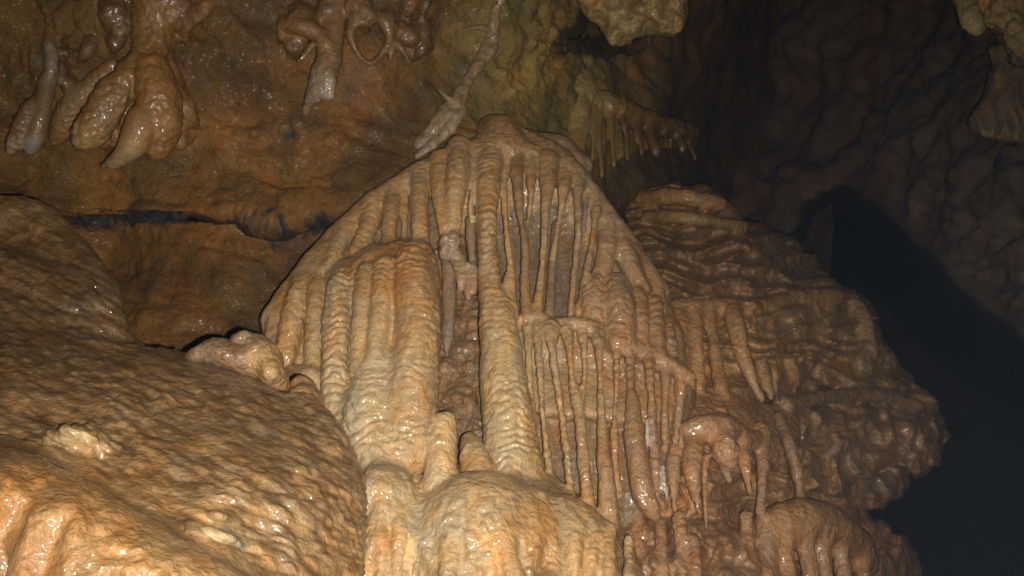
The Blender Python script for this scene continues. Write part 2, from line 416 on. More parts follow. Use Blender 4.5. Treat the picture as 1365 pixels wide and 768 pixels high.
def wall_Y(x, y):
    x = np.asarray(x, float); y = np.asarray(y, float)
    Y = wall_rbf(x, y)
    yc = np.interp(x, CRACK[:, 0], CRACK[:, 1]) + 5 * noise(np.stack(np.broadcast_arrays(x / 45., 0 * y + 3.3, 0. * x), -1))
    g = np.exp(-np.clip((np.abs(x - 280) - 230) / 120, 0, 9) ** 2)
    Y = Y + g * (0.05 * np.exp(-((y - yc) / 5) ** 2) - 0.10 * sstep(60, 0, yc - y) * (y < yc) * 1.0)
    # lower bedding step running down to the right under the crack
    gsd = poly_sd(GAP, x, y) + 6 * fbm(np.stack([x / 22, y / 22, 0 * x], -1), 3)
    Y = Y + 1.5 * sstep(3, -32, gsd)
    Y = Y + 3.4 * sstep(850, 1080, x + 0.25 * (y - 150) + 30 * noise(np.stack([x / 90, y / 70, 0 * x + 9], -1)))
    return Y
def wallpt(x, y, off=0.0, r=10):
    return (x, y, float(wall_Y(np.array(float(x)), np.array(float(y)))) - off, r)
def sheet(name, x0, x1, y0, y1, step, Yf, disp, splats, base, mat):
    x = np.arange(x0, x1 + 1, step, float); y = np.arange(y0, y1 + 1, step, float)
    XX, YY = np.meshgrid(x, y, indexing='ij'); V = at(XX, YY, Yf(XX, YY)).reshape(-1, 3)
    i = np.arange(len(x) * len(y)).reshape(len(x), len(y))
    F = np.stack([i[:-1, :-1], i[:-1, 1:], i[1:, 1:], i[1:, :-1]], -1).reshape(-1, 4)
    N = vnormals(V, F); V = V + N * disp(V, XX.ravel(), YY.ravel())[:, None]
    N = vnormals(V, F)
    o = make_mesh(name, V, F, None, tint_of(splats, XX.ravel(), YY.ravel(), base) if not callable(splats) else splats(V, XX.ravel(), YY.ravel()), mat)
    o['kind'] = 'structure'; return o
def rock_disp(V, x, y):
    d = 0.075 * fbm(V * 1.7 + 4, 3) + 0.014 * fbm(V * 11 + 1, 4) + 0.006 * fbm(V * 40, 3)
    lay = noise(np.stack([V[:, 0] * 2.2, V[:, 1] * 2, V[:, 2] * 9 + V[:, 0] * 1.5], -1)); d += 0.035 * np.abs(lay)
    up = np.clip(sum(np.exp(-((x - a) / sx) ** 2 - ((y - b) / sy) ** 2) for a, b, sx, sy in ((470, 30, 90, 55), (90, 80, 80, 60), (270, 10, 60, 40), (580, 10, 70, 40), (40, -20, 120, 60), (350, -60, 400, 60), (345, 172, 50, 18), (720, 80, 70, 80))), 0, 1) * np.clip(.6 + 1.5 * noise(V * 4), 0, 1.3)                       # knobbly coral crust on the roof
    w = V + 0.05 * np.stack([noise(V * 8), noise(V * 8 + 7), noise(V * 8 + 13)], -1)
    e1, e2 = worley(w * np.array((13, 13, 7))); g1, g2 = worley(w * np.array((27, 27, 16)))
    return d + up * (0.085 * (0.6 - e1) + 0.03 * (.5 - g1) + 0.02 * fbm(V * 16, 3))
BR, OR, OL, GY = (.105, .050, .015), (.15, .066, .016), (.17, .115, .042), (.10, .085, .065)
def wall_tint(V, x, y):
    sp = [(60, 60, 90, 60, (.13, .078, .036), 1), (300, 60, 120, 70, (.12, .062, .026), 1), (430, 130, 60, 50, (.19, .08, .024), .8), (540, 60, 80, 70, (.14, .072, .030), 1),
          (250, 240, 200, 40, (.20, .095, .030), 1.2), (500, 200, 90, 45, (.13, .065, .026), 1), (230, 360, 150, 50, OR, 1.2), (330, 420, 90, 40, (.15, .075, .026), 1), (690, 60, 60, 90, (.235, .165, .085), 2.4),
          (745, 130, 50, 60, (.23, .162, .078), 2.2), (850, 250, 60, 80, (.10, .06, .022), 1.2), (640, 100, 16, 60, (.26, .20, .12), .5), (340, 180, 60, 16, (.26, .11, .04), .8)]
    c = tint_of(sp, x, y, BR) * np.array((.98, .90, .44))
    yc = np.interp(x, CRACK[:, 0], CRACK[:, 1])
    n = fbm(V * 7, 3) * 0.5 + fbm(V * 22, 2) * .5
    w = np.interp(x, [80, 110, 170, 230, 290, 340, 400, 440, 480], [0, 6, 8, 6, 4, 15, 17, 8, 0])
    yy = yc + np.interp(x, [300, 350, 420, 460], [0, 8, 8, 0])
    k = sstep(1.25, 0.55, np.abs(y - yy) / (w + .01) + 1.5 * n)
    c = c * (1 - k[:, None]) + k[:, None] * np.array((.014, .016, .016))
    k2 = sstep(1, .3, np.hypot((x - 388) / 14, (y - 180) / 8) + .5 * n); c = c * (1 - k2[:, None]) + k2[:, None] * np.array((.02, .02, .022))
    g = fbm(V * 2.6 + 40, 4)[:, None]; c = c * (1 + np.clip(g, -.7, .7) * np.array((.60, .50, .32))) * np.array((.92, .98, .92))
    h = sstep(.25, .6, fbm(V * 5 + 60, 4))[:, None]; c = c * (1 - .5 * h) + .5 * h * np.array((.055, .034, .016))
    return np.clip(c, .004, 1)
sheet('cave_wall', -420, 1110, -420, 940, 2.6, wall_Y, rock_disp, wall_tint, BR, M_WALL)

far_rbf = rbf([(600, -400, 5.0), (1000, -400, 5.2), (1500, -400, 4.2), (1800, -300, 3.6), (700, 0, 7.5), (900, 50, 8.6), (1000, 150, 8.8), (1100, 60, 7.8), (1200, 180, 6.8), (1300, 60, 5.9), (1365, 250, 5.0), (1260, 260, 6.0),
    (1365, 420, 4.9), (1800, 400, 3.6), (1000, 250, 8.2), (1150, 250, 7.2), (900, 300, 8.6), (900, 700, 8.5), (1365, 768, 5.6), (1500, 950, 4.8), (1800, 950, 3.8), (1000, 950, 8.5)])
HOLE = spline([(1072, 290), (1090, 266), (1130, 258), (1165, 276), (1205, 318), (1240, 346), (1278, 392), (1322, 428), (1366, 460), (1430, 510), (1500, 680), (1540, 1000), (900, 1000), (980, 700), (1040, 400)], 5, True)
def far_Y(x, y):
    sd = poly_sd(HOLE, x, y) + 7 * fbm(np.stack([x / 30, y / 30, 0 * x], -1), 3)
    return far_rbf(x, y) + 14.0 * sstep(10, -90, sd) + 0.5 * sstep(6, -14, sd)
def far_disp(V, x, y):
    sd = poly_sd(HOLE, x, y); k = sstep(2, 45, sd)
    q = np.stack([V[:, 0] * 6.4 + V[:, 2] * 4.4, V[:, 1] * 1.5, V[:, 2] * 1.1 - V[:, 0] * .8], -1)          # curved flow ribs on the right
    rib = 0.09 * np.abs(noise(q + .5 * noise(V * 1.4)[:, None])) * sstep(1180, 1300, x)
    return k * ((0.34 - .16 * sstep(1150, 1300, x)) * fbm(V * .8 + 2, 5, .55) + 0.07 * (.5 - np.abs(fbm(V * 3.1 + 9, 5, .6))) + 0.012 * fbm(V * 12, 3) + rib)
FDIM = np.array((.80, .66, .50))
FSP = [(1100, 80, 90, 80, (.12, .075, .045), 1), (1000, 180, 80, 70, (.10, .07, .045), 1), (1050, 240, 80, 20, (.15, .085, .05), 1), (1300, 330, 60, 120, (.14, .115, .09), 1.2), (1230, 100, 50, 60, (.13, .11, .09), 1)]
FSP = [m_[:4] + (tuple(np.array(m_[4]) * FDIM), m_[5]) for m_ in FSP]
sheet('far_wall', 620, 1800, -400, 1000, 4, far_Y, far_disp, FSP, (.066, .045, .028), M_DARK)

def floor():
    x = np.arange(-5, 7.01, .06); y = np.arange(-2.5, 9.01, .06); XX, YY = np.meshgrid(x, y, indexing='ij')
    Z = np.interp(YY, [-2.5, -0.5, 1.2, 1.6, 9], [0, 0.05, 1.25, 1.57, 1.95]) - 1.6 * sstep(1.3, 2.6, XX - 0.12 * YY + .0)
    V = np.stack([XX, YY, Z], -1).reshape(-1, 3); V[:, 2] += 0.05 * fbm(V * 2.2, 4) + .012 * fbm(V * 11, 3)
    i = np.arange(XX.size).reshape(XX.shape); F = np.stack([i[:-1, :-1], i[1:, :-1], i[1:, 1:], i[:-1, 1:]], -1).reshape(-1, 4)
    o = make_mesh('cave_floor', V, F, None, np.tile(np.array(BR), (len(V), 1)), M_WALL); o['kind'] = 'structure'
floor()
print('walls', time.time() - T0)
# ------------------------------------------------------------------ the flowstone mound, lower left
thing('mound', 'flowstone_mound', 'broad brown rippled flowstone mound with an orange wet lip hanging over recesses', 'flowstone')
f = Field(-150, 500, 250, 860, 1.25, 3.5, 2.2, 0.011)
p = f.part('upper_hump', 'mound', 'gour', 'dark brown upper hump of the mound against the muddy wall')
f.pillow(p, [(-150, 320), (-60, 275), (0, 266), (40, 264), (78, 290), (108, 335), (148, 388), (160, 430), (168, 475), (100, 560), (-150, 560)],
         [(0, 270, 3.1), (60, 290, 3.05), (110, 350, 2.95), (150, 420, 2.9), (0, 400, 2.62), (-120, 400, 2.4), (0, 500, 2.45), (100, 500, 2.6)], 0.5, 0.22, 0.06, lump=(.05, 90), seed=2)
p = f.part('ridge', 'mound', 'gour'); f.tube(p, [(-40, 300, 2.95, 40), (38, 306, 2.98, 40), (85, 345, 2.92, 34), (125, 395, 2.86, 32), (140, 450, 2.82, 28)], .14); f.tube(p, [(-60, 350, 2.75, 30), (30, 372, 2.76, 26), (100, 420, 2.76, 24)], .10)
p = f.part('slope', 'mound', 'gour', 'long rippled tan slope of the mound')
f.pillow(p, [(-150, 520), (-40, 452), (40, 432), (110, 440), (165, 458), (250, 474), (330, 500), (385, 522), (428, 545), (462, 590), (480, 650), (479, 720), (470, 800), (462, 870), (-150, 870)],
         [(0, 450, 2.42), (160, 462, 2.50), (250, 480, 2.52), (430, 552, 2.50), (480, 660, 2.36), (470, 800, 2.16), (0, 590, 2.0), (200, 600, 2.14), (350, 650, 2.16), (60, 768, 1.80), (200, 768, 1.86),
          (-150, 600, 1.8), (420, 860, 2.0), (100, 860, 1.7), (-150, 860, 1.55)], 0.7, 0.20, 0.08, lump=(.035, 120), seed=4)
p = f.part('shoulder', 'mound', 'gour'); f.tube(p, [(405, 545, 2.66, 22), (440, 600, 2.56, 30), (452, 680, 2.45, 30), (448, 780, 2.3, 32)], .08)
p = f.part('pale_knob', 'mound', 'gour', 'cream calcite knob on the rippled slope', col=(.34, .27, .155)); f.blob(p, 112, 589, 2.092, 26, 8, .04, .05, rot=-.2); f.blob(p, 122, 577, 2.10, 14, 6, .04, .04, rot=-.3); f.blob(p, 92, 583, 2.085, 12, 6, .035, .04)
p = f.part('pale_streak', 'mound', 'gour', 'greyish white calcite streak on the slope', col=(.33, .30, .23)); f.blob(p, 298, 716, 2.0, 22, 5, .04, .03, rot=-.3); f.blob(p, 292, 690, 2.02, 18, 6, .04, .02, rot=-.2); f.blob(p, 300, 664, 2.08, 14, 5, .035, .02, rot=-.2)
p = f.part('drip_lip', 'mound', 'smooth', 'smooth orange wet lip of the mound')
f.pillow(p, [(-150, 585), (-30, 590), (40, 602), (90, 625), (140, 654), (200, 690), (255, 726), (310, 758), (350, 790), (360, 870), (-150, 870)],
         [(0, 596, 1.78), (100, 634, 1.78), (200, 694, 1.79), (0, 622, 1.67), (100, 664, 1.67), (200, 722, 1.69), (290, 785, 1.72), (0, 760, 1.63), (100, 770, 1.63), (0, 860, 1.62), (250, 860, 1.62), (-150, 640, 1.62), (-150, 860, 1.55)], 0.5, 0.035, 0.06, lump=(.016, 30), seed=1)
for (x, y, rx, ry) in ((-6, 740, 27, 92), (56, 742, 20, 66), (97, 742, 7, 50), (138, 790, 13, 40), (164, 800, 9, 36), (-80, 750, 24, 90)):
    f.blob(0, x, y, 1.60, rx, ry, .075, .018, carve=True)
p = f.part('fold', 'mound', 'smooth'); f.tube(p, [(28, 690, 1.70, 7), (31, 725, 1.655, 8), (26, 790, 1.630, 9), (20, 860, 1.610, 10)], .05)
p = f.part('fold', 'mound', 'smooth'); f.tube(p, [(84, 695, 1.70, 7), (84, 735, 1.665, 7), (82, 790, 1.640, 9), (78, 860, 1.630, 11)], .05)
p = f.part('fold', 'mound', 'smooth'); f.tube(p, [(112, 710, 1.70, 8), (113, 745, 1.665, 8), (112, 800, 1.640, 11), (108, 860, 1.630, 12)], .05)
def gour(V, N):
    ca, sa = math.cos(math.radians(24)), math.sin(math.radians(24))
    w = V + 0.03 * np.stack([noise(V * 5), noise(V * 5 + 9), noise(V * 5 + 21)], -1)
    a = w[:, 0] * ca - w[:, 2] * sa; b = w[:, 0] * sa + w[:, 2] * ca
    P = np.stack([a * 15, b * 42, w[:, 1] * 18], -1)
    d1, d2 = worley(P); g1, g2 = worley(P * 1.75 + 3); mk = sstep(-.25, .3, noise(V * 2.6 + 12)); d1 = d1 * (1 - mk) + (.28 + .55 * g1) * mk
    P2 = np.stack([a * 30, b * 62, w[:, 1] * 34], -1); e1, e2 = worley(P2 + 7)
    amp = np.clip(0.85 + 1.3 * noise(V * 3.3 + 3), .12, 1.9)
    return amp * (0.017 * (0.6 - d1) + 0.006 * (0.55 - e1)) + 0.009 * noise(np.stack([a * 4, b * 14, w[:, 1] * 6], -1))
MSP = [(50, 290, 60, 30, (.24, .16, .075), 1), (30, 385, 120, 50, (.115, .075, .036), 3.0), (130, 400, 20, 50, (.14, .11, .065), 1.2), (60, 450, 120, 20, (.19, .12, .055), 1.2), (100, 500, 140, 40, (.24, .155, .075), 1.2), (300, 540, 90, 30, (.25, .175, .09), 1), (350, 580, 70, 40, (.24, .165, .085), 1),
       (60, 580, 70, 12, (.20, .145, .065), .9), (115, 585, 22, 7, (.50, .40, .22), 1.2), (300, 690, 70, 40, (.33, .24, .13), 1.1), (300, 715, 22, 6, (.5, .47, .38), 1.4), (300, 665, 20, 7, (.45, .40, .30), 1.0), (420, 720, 50, 60, (.35, .23, .11), 1),
       (60, 650, 60, 20, (0.344, 0.203, 0.071), 2.2), (150, 710, 60, 24, (0.353, 0.216, 0.081), 2.2), (40, 740, 60, 50, (0.295, 0.171, 0.062), 2.2), (220, 750, 60, 22, (0.344, 0.225, 0.095), 1.6), (200, 600, 80, 30, (.29, .19, .09), .8), (60, 748, 12, 40, (.33, .21, .10), 1.6)]
MSP = [m_[:4] + (tuple(np.array(m_[4]) * np.array((.97, .98, 1.02))), m_[5]) for m_ in MSP]
f.mesh(MSP, (.23, .155, .08), M_MOUND, flow_disp(gour, seed=3.0), THINGS); del f
print('mound', time.time() - T0)

# ------------------------------------------------------------------ rounded stones lodged behind the mound
thing('stone_a', 'rounded_stone', 'greyish pink rounded stone half sunk behind the rippled mound crest', 'stone', 'stones behind the mound')
thing('stone_b', 'rounded_stone', 'rounded stone with a bright orange worn face beside fluted pillars', 'stone', 'stones behind the mound')
thing('stone_c', 'rounded_stone', 'small ringed tan knob at the foot of the narrow ribbed columns', 'stone', 'stones behind the mound')
f = Field(225, 450, 425, 580, 2.35, 3.2, 1.8, 0.011)
p = f.part('rounded_stone', 'stone_a', 'crust', col=(.27, .20, .14)); f.blob(p, 290, 482, 2.78, 36, 18, .12, .02, rot=.12); f.blob(p, 318, 488, 2.77, 28, 20, .12, .04, rot=-.5); f.blob(p, 300, 470, 2.80, 16, 9, .09, .03, rot=.3)
p = f.part('rounded_stone', 'stone_b', 'crust'); f.blob(p, 334, 464, 2.81, 26, 15, .12, 0, rot=.25); f.blob(p, 350, 482, 2.78, 27, 28, .11, .03, rot=-.4); f.blob(p, 366, 504, 2.76, 17, 22, .10, .03, rot=.45); f.blob(p, 322, 458, 2.83, 12, 8, .08, .02)
p = f.part('rounded_stone', 'stone_c', 'soft', col=(.36, .23, .12)); f.blob(p, 405, 516, 2.80, 17, 13, .08, 0); f.blob(p, 408, 532, 2.74, 21, 18, .10, .02)
f.mesh([(330, 455, 30, 12, (.30, .22, .14), 1), (355, 480, 14, 16, (.58, .36, .14), 2.4), (368, 510, 14, 10, (.38, .28, .19), 1.2), (340, 500, 10, 10, (.5, .27, .09), 1)], (.35, .23, .12), M_FLOW, flow_disp(seed=8, rockamp=.010), THINGS); del f

# ------------------------------------------------------------------ the central cascade
thing('cascade', 'flowstone_cascade', 'tall tan flowstone cascade with fluted canopy, ribbed pillars and a dark niche', 'flowstone')
thing('base', 'flowstone_dome', 'pale wet flowstone dome dripping at its foot beneath the ribbed pillars', 'flowstone')
thing('stalagmite', 'stalagmite', 'short pale cream stalagmite standing in front of the dark niche', 'stalagmite')
thing('stalagmite2', 'stalagmite', 'small orange tan stalagmite stub leaning against the right ribbed pillar', 'stalagmite')
thing('niche_s', 'stalactite', 'slim grey stalactite hanging in the dark niche between pillars', 'stalactite')
thing('niche_c', 'calcite_crust', 'jagged pale calcite crust with pinkish stubs hanging over the niche', 'crust')
f = Field(338, 930, 148, 850, 2.55, 4.15, 1.8, 0.0125)
p = f.part('canopy', 'cascade', 'soft')
f.pillow(p, [(352, 440), (375, 400), (410, 360), (455, 302), (520, 250), (580, 208), (622, 192), (648, 180), (700, 180), (735, 200), (775, 222), (800, 270), (832, 312), (862, 360), (892, 400), (915, 470), (900, 560), (760, 560),
             (690, 540), (655, 480), (644, 400), (640, 330), (612, 315), (586, 322), (582, 400), (570, 470), (470, 500), (372, 490)],
         [(400, 400, 3.42), (460, 310, 3.55), (560, 230, 3.58), (650, 185, 3.62), (760, 230, 3.62), (800, 300, 3.60), (860, 380, 3.62), (900, 480, 3.55), (700, 330, 3.72), (750, 350, 3.72), (700, 250, 3.58), (760, 270, 3.64), (600, 300, 3.60), (600, 230, 3.55), (545, 310, 3.58), (760, 500, 3.45), (380, 470, 3.36)], 0.45, 0.07, 0.05, fold=(.006, 20, 7), seed=3)
p = f.part('crest', 'cascade', 'flute', 'smooth rounded crest of the canopy from which the flutes hang')
f.tube(p, [(372, 420, 3.46, 18), (405, 376, 3.49, 20), (450, 325, 3.54, 22), (515, 270, 3.56, 24), (590, 226, 3.57, 24), (650, 208, 3.58, 24), (710, 216, 3.60, 22), (765, 244, 3.63, 20), (800, 288, 3.65, 18), (835, 335, 3.66, 18), (870, 385, 3.66, 16)], .09)
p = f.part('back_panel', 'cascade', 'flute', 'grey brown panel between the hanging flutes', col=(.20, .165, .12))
f.pillow(p, [(628, 255), (700, 240), (790, 262), (806, 300), (800, 420), (690, 425), (640, 400)], [(640, 260, 3.60), (700, 250, 3.60), (780, 270, 3.64), (700, 330, 3.66), (760, 340, 3.66), (700, 420, 3.55), (790, 410, 3.58)], .2, .03, .02, fold=(.012, 12, 6), seed=21)
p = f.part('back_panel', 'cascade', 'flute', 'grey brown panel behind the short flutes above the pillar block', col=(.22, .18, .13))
f.pillow(p, [(510, 275), (580, 265), (584, 330), (500, 335)], [(545, 300, 3.52)], .2, .03, .02)
p = f.part('crown', 'cascade', 'soft')
f.tube(p, [(655, 172, 3.72, 18), (668, 180, 3.62, 26), (670, 205, 3.54, 26)], .07); f.tube(p, [(690, 185, 3.68, 16), (735, 210, 3.64, 20), (765, 235, 3.62, 16)], .06)
p = f.part('grey_shoulder', 'cascade', 'soft', col=(.27, .21, .15)); f.tube(p, [(705, 190, 3.74, 14), (745, 200, 3.74, 20), (775, 222, 3.72, 16)], .05)
def fl_(name, pts, k=.022, style=None, col=None, Yo=0.0, thing_='cascade'):
    style = style or {'flute': 'flute', 'column': 'column'}.get(name, 'ring')
    q = f.part(name, thing_, style, col=col); f.tube(q, [(a, b, c + Yo, r) for a, b, c, r in pts], k)
GYC, CRE, ORT = (.30, .255, .195), (.64, .52, .33), (.50, .31, .135)
# upper flutes, left of the niche
fl_('flute', [(500, 268, 3.52, 14), (492, 300, 3.46, 13), (478, 335, 3.42, 13)], .03)
fl_('flute', [(470, 295, 3.54, 12), (452, 325, 3.47, 12), (436, 360, 3.42, 12)], .03)
fl_('flute', [(440, 330, 3.50, 11), (424, 355, 3.44, 10), (408, 385, 3.40, 10)], .03)
fl_('flute', [(528, 250, 3.52, 11), (521, 285, 3.45, 11), (517, 330, 3.41, 9)], .02)
fl_('flute', [(541, 248, 3.52, 7), (539, 290, 3.46, 5), (540, 330, 3.43, 5)], .014)
fl_('flute', [(562, 230, 3.52, 14), (559, 270, 3.42, 13), (562, 330, 3.37, 12)], .02)
fl_('flute', [(586, 212, 3.52, 13), (586, 250, 3.42, 12), (590, 285, 3.38, 11), (592, 316, 3.37, 8)], .018, col=ORT)
fl_('flute', [(612, 198, 3.52, 17), (611, 235, 3.40, 16), (605, 275, 3.37, 13), (603, 312, 3.37, 10)], .018)
fl_('flute', [(631, 198, 3.50, 8), (631, 240, 3.42, 4.5), (627, 275, 3.40, 4), (629, 295, 3.40, 4)], .012, 'smooth', CRE)
fl_('flute', [(627, 296, 3.46, 8), (628, 330, 3.44, 7), (631, 358, 3.43, 5)], .012, 'smooth', GYC)
# the right hand pillar
fl_('pillar', [(655, 195, 3.57, 20), (652, 235, 3.42, 17), (650, 290, 3.37, 13), (650, 340, 3.36, 12), (654, 385, 3.35, 16), (662, 420, 3.33, 23), (668, 470, 3.30, 28), (673, 530, 3.27, 32), (680, 590, 3.24, 36), (684, 640, 3.22, 40)], .03, 'ring')
fl_('flute', [(641, 240, 3.44, 8), (640, 290, 3.40, 6), (643, 345, 3.39, 6)], .012)
fl_('flute', [(668, 215, 3.53, 12), (671, 250, 3.43, 6), (673, 280, 3.41, 4.5), (677, 325, 3.40, 5), (681, 355, 3.39, 5), (678, 385, 3.37, 10), (676, 420, 3.34, 16)], .012)
fl_('flute', [(689, 208, 3.55, 15), (689, 240, 3.44, 8), (694, 290, 3.40, 5.5), (700, 330, 3.39, 6), (700, 370, 3.38, 6.5), (702, 420, 3.37, 8)], .012)
fl_('flute', [(708, 212, 3.56, 12), (708, 245, 3.45, 6), (707, 275, 3.43, 3.5), (703, 300, 3.41, 3.8), (700, 325, 3.40, 5)], .010)
fl_('flute', [(730, 216, 3.56, 18), (730, 245, 3.46, 11), (727, 285, 3.41, 6), (725, 330, 3.40, 5), (721, 370, 3.39, 5.5), (716, 420, 3.38, 8)], .012)
fl_('flute', [(753, 228, 3.58, 14), (751, 255, 3.49, 8), (747, 285, 3.46, 4.5), (741, 318, 3.45, 4.5), (737, 345, 3.46, 5)], .012)
fl_('flute', [(741, 300, 3.56, 6), (736, 360, 3.52, 6), (733, 418, 3.48, 7)], .012, 'smooth', GYC)
fl_('flute', [(771, 236, 3.59, 13), (770, 265, 3.51, 6.5), (771, 310, 3.46, 5), (765, 365, 3.45, 5), (761, 418, 3.43, 6)], .012)
fl_('flute', [(782, 250, 3.62, 7), (780, 285, 3.55, 3.5), (777, 318, 3.54, 3)], .010, 'smooth', (.36, .32, .27))
fl_('flute', [(796, 266, 3.62, 11), (793, 295, 3.54, 5), (786, 340, 3.50, 5), (778, 380, 3.48, 5), (770, 418, 3.46, 6)], .012)
fl_('flute', [(812, 300, 3.62, 14), (808, 340, 3.55, 13), (800, 370, 3.52, 12)], .03, 'soft')
fl_('flute', [(826, 320, 3.64, 14), (838, 350, 3.58, 14), (856, 385, 3.56, 12)], .04, 'soft')
# blob tier on the right
for pts in ([(792, 384, 3.50, 17), (791, 410, 3.44, 17), (793, 450, 3.43, 15)], [(822, 382, 3.50, 18), (826, 410, 3.43, 20), (828, 455, 3.41, 20)], [(850, 396, 3.52, 13), (853, 430, 3.45, 12), (854, 470, 3.44, 12)],
            [(872, 404, 3.54, 12), (875, 440, 3.47, 11), (878, 485, 3.45, 12)], [(889, 428, 3.56, 9), (893, 455, 3.50, 10), (896, 490, 3.48, 9)]):
    fl_('drip', pts, .022, 'ring')
# ledge and its fringe of thin columns
p = f.part('ledge', 'cascade', 'soft')
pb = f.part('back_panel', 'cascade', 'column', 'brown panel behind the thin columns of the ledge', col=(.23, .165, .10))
f.tube(p, [(690, 432, 3.42, 10), (715, 428, 3.37, 9), (745, 430, 3.38, 8), (778, 432, 3.36, 10), (808, 448, 3.40, 8), (830, 462, 3.38, 9), (862, 470, 3.43, 8), (895, 488, 3.44, 9), (930, 512, 3.50, 10)], .03)
f.pillow(pb, [(690, 425), (745, 426), (790, 430), (815, 450), (870, 470), (910, 492), (930, 520), (905, 600), (885, 640), (850, 700), (790, 700), (740, 660), (700, 600)],
         [(700, 450, 3.44), (800, 460, 3.43), (900, 500, 3.52), (750, 520, 3.52), (750, 620, 3.48), (830, 560, 3.46), (850, 650, 3.44), (920, 600, 3.54)], .25, .05, .03, fold=(.01, 18, 8), seed=6)
fl_('column', [(704, 438, 3.37, 9), (705, 470, 3.33, 5), (706, 520, 3.32, 5), (707, 570, 3.31, 9), (712, 630, 3.29, 13)], .014)
fl_('column', [(717, 436, 3.35, 9), (718, 465, 3.30, 6), (721, 510, 3.27, 4.5), (724, 560, 3.26, 4.5), (730, 610, 3.25, 5), (734, 655, 3.24, 6)], .010)
fl_('column', [(734, 438, 3.35, 13), (736, 465, 3.29, 7), (744, 520, 3.27, 5), (752, 575, 3.26, 5), (757, 620, 3.25, 5), (762, 665, 3.23, 8)], .010)
fl_('column', [(756, 440, 3.36, 9), (759, 470, 3.31, 5.5), (764, 510, 3.29, 5.5), (771, 540, 3.28, 8), (777, 600, 3.26, 8), (784, 680, 3.22, 11)], .012)
fl_('column', [(776, 442, 3.36, 8), (779, 475, 3.32, 4), (779, 505, 3.30, 4), (774, 532, 3.29, 6)], .010)
fl_('column', [(796, 448, 3.36, 11), (799, 475, 3.31, 5.5), (801, 530, 3.29, 4.5), (803, 575, 3.28, 8), (806, 620, 3.25, 11), (813, 700, 3.21, 14)], .012)
fl_('column', [(822, 460, 3.39, 8), (822, 500, 3.34, 4), (820, 550, 3.33, 3.8), (819, 600, 3.31, 6), (824, 660, 3.29, 8)], .010)
fl_('column', [(840, 470, 3.40, 9), (841, 510, 3.35, 5), (844, 550, 3.31, 11), (848, 600, 3.28, 15), (857, 655, 3.26, 17), (868, 680, 3.27, 12), (877, 694, 3.28, 3)], .014)
fl_('column', [(864, 478, 3.42, 9), (868, 520, 3.36, 6), (871, 600, 3.34, 7), (877, 665, 3.32, 6)], .012)
fl_('column', [(888, 490, 3.45, 10), (887, 530, 3.40, 6), (886, 600, 3.38, 5)], .012)
fl_('column', [(908, 505, 3.48, 9), (905, 550, 3.44, 6), (900, 590, 3.43, 5)], .012)
fl_('calcite_streak', [(862, 560, 3.33, 3), (863, 580, 3.32, 4), (862, 600, 3.32, 3)], .008, 'smooth', (.62, .60, .58))
fl_('calcite_streak', [(884, 622, 3.33, 3), (886, 645, 3.32, 4.5), (889, 664, 3.32, 3)], .008, 'smooth', (.62, .60, .58))
# left block of pillars
p = f.part('pillar_block', 'cascade', 'ring', 'broad rounded pillar block left of the niche')
f.pillow(p, [(430, 372), (452, 350), (490, 330), (540, 321), (572, 328), (584, 360), (586, 420), (583, 490), (580, 560), (574, 625), (520, 640), (465, 630), (452, 560), (446, 480), (432, 430)],
         [(440, 380, 3.32), (500, 338, 3.24), (570, 340, 3.20), (500, 380, 3.17), (555, 400, 3.11), (460, 480, 3.20), (540, 480, 3.10), (510, 560, 3.07), (570, 600, 3.07), (460, 600, 3.12)], .45, .07, .03, fold=(.022, 22, 6), seed=9)
fl_('column', [(402, 378, 3.44, 14), (397, 400, 3.39, 16), (388, 440, 3.36, 17), (378, 478, 3.34, 15)], .02)
fl_('column', [(424, 372, 3.42, 12), (421, 400, 3.35, 12), (418, 460, 3.30, 12), (419, 520, 3.26, 12), (428, 560, 3.2, 13)], .016)
fl_('column', [(456, 372, 3.34, 16), (451, 395, 3.26, 18), (448, 450, 3.19, 18), (446, 520, 3.15, 18), (450, 600, 3.10, 18)], .016, 'ring', CRE)
fl_('column', [(488, 362, 3.22, 13), (484, 395, 3.16, 13), (481, 440, 3.13, 13), (478, 490, 3.12, 12)], .018)
fl_('column', [(514, 356, 3.20, 15), (509, 395, 3.14, 15), (505, 440, 3.11, 15), (500, 480, 3.10, 13)], .02)
fl_('pillar', [(550, 352, 3.20, 24), (552, 385, 3.15, 28), (556, 440, 3.12, 28), (550, 520, 3.09, 34), (545, 600, 3.08, 36)], .03)
fl_('pillar', [(505, 500, 3.15, 30), (492, 550, 3.10, 36), (500, 610, 3.08, 38)], .05, 'ring', CRE)
fl_('foot', [(392, 500, 3.32, 14), (412, 505, 3.24, 16)], .03, 'soft')
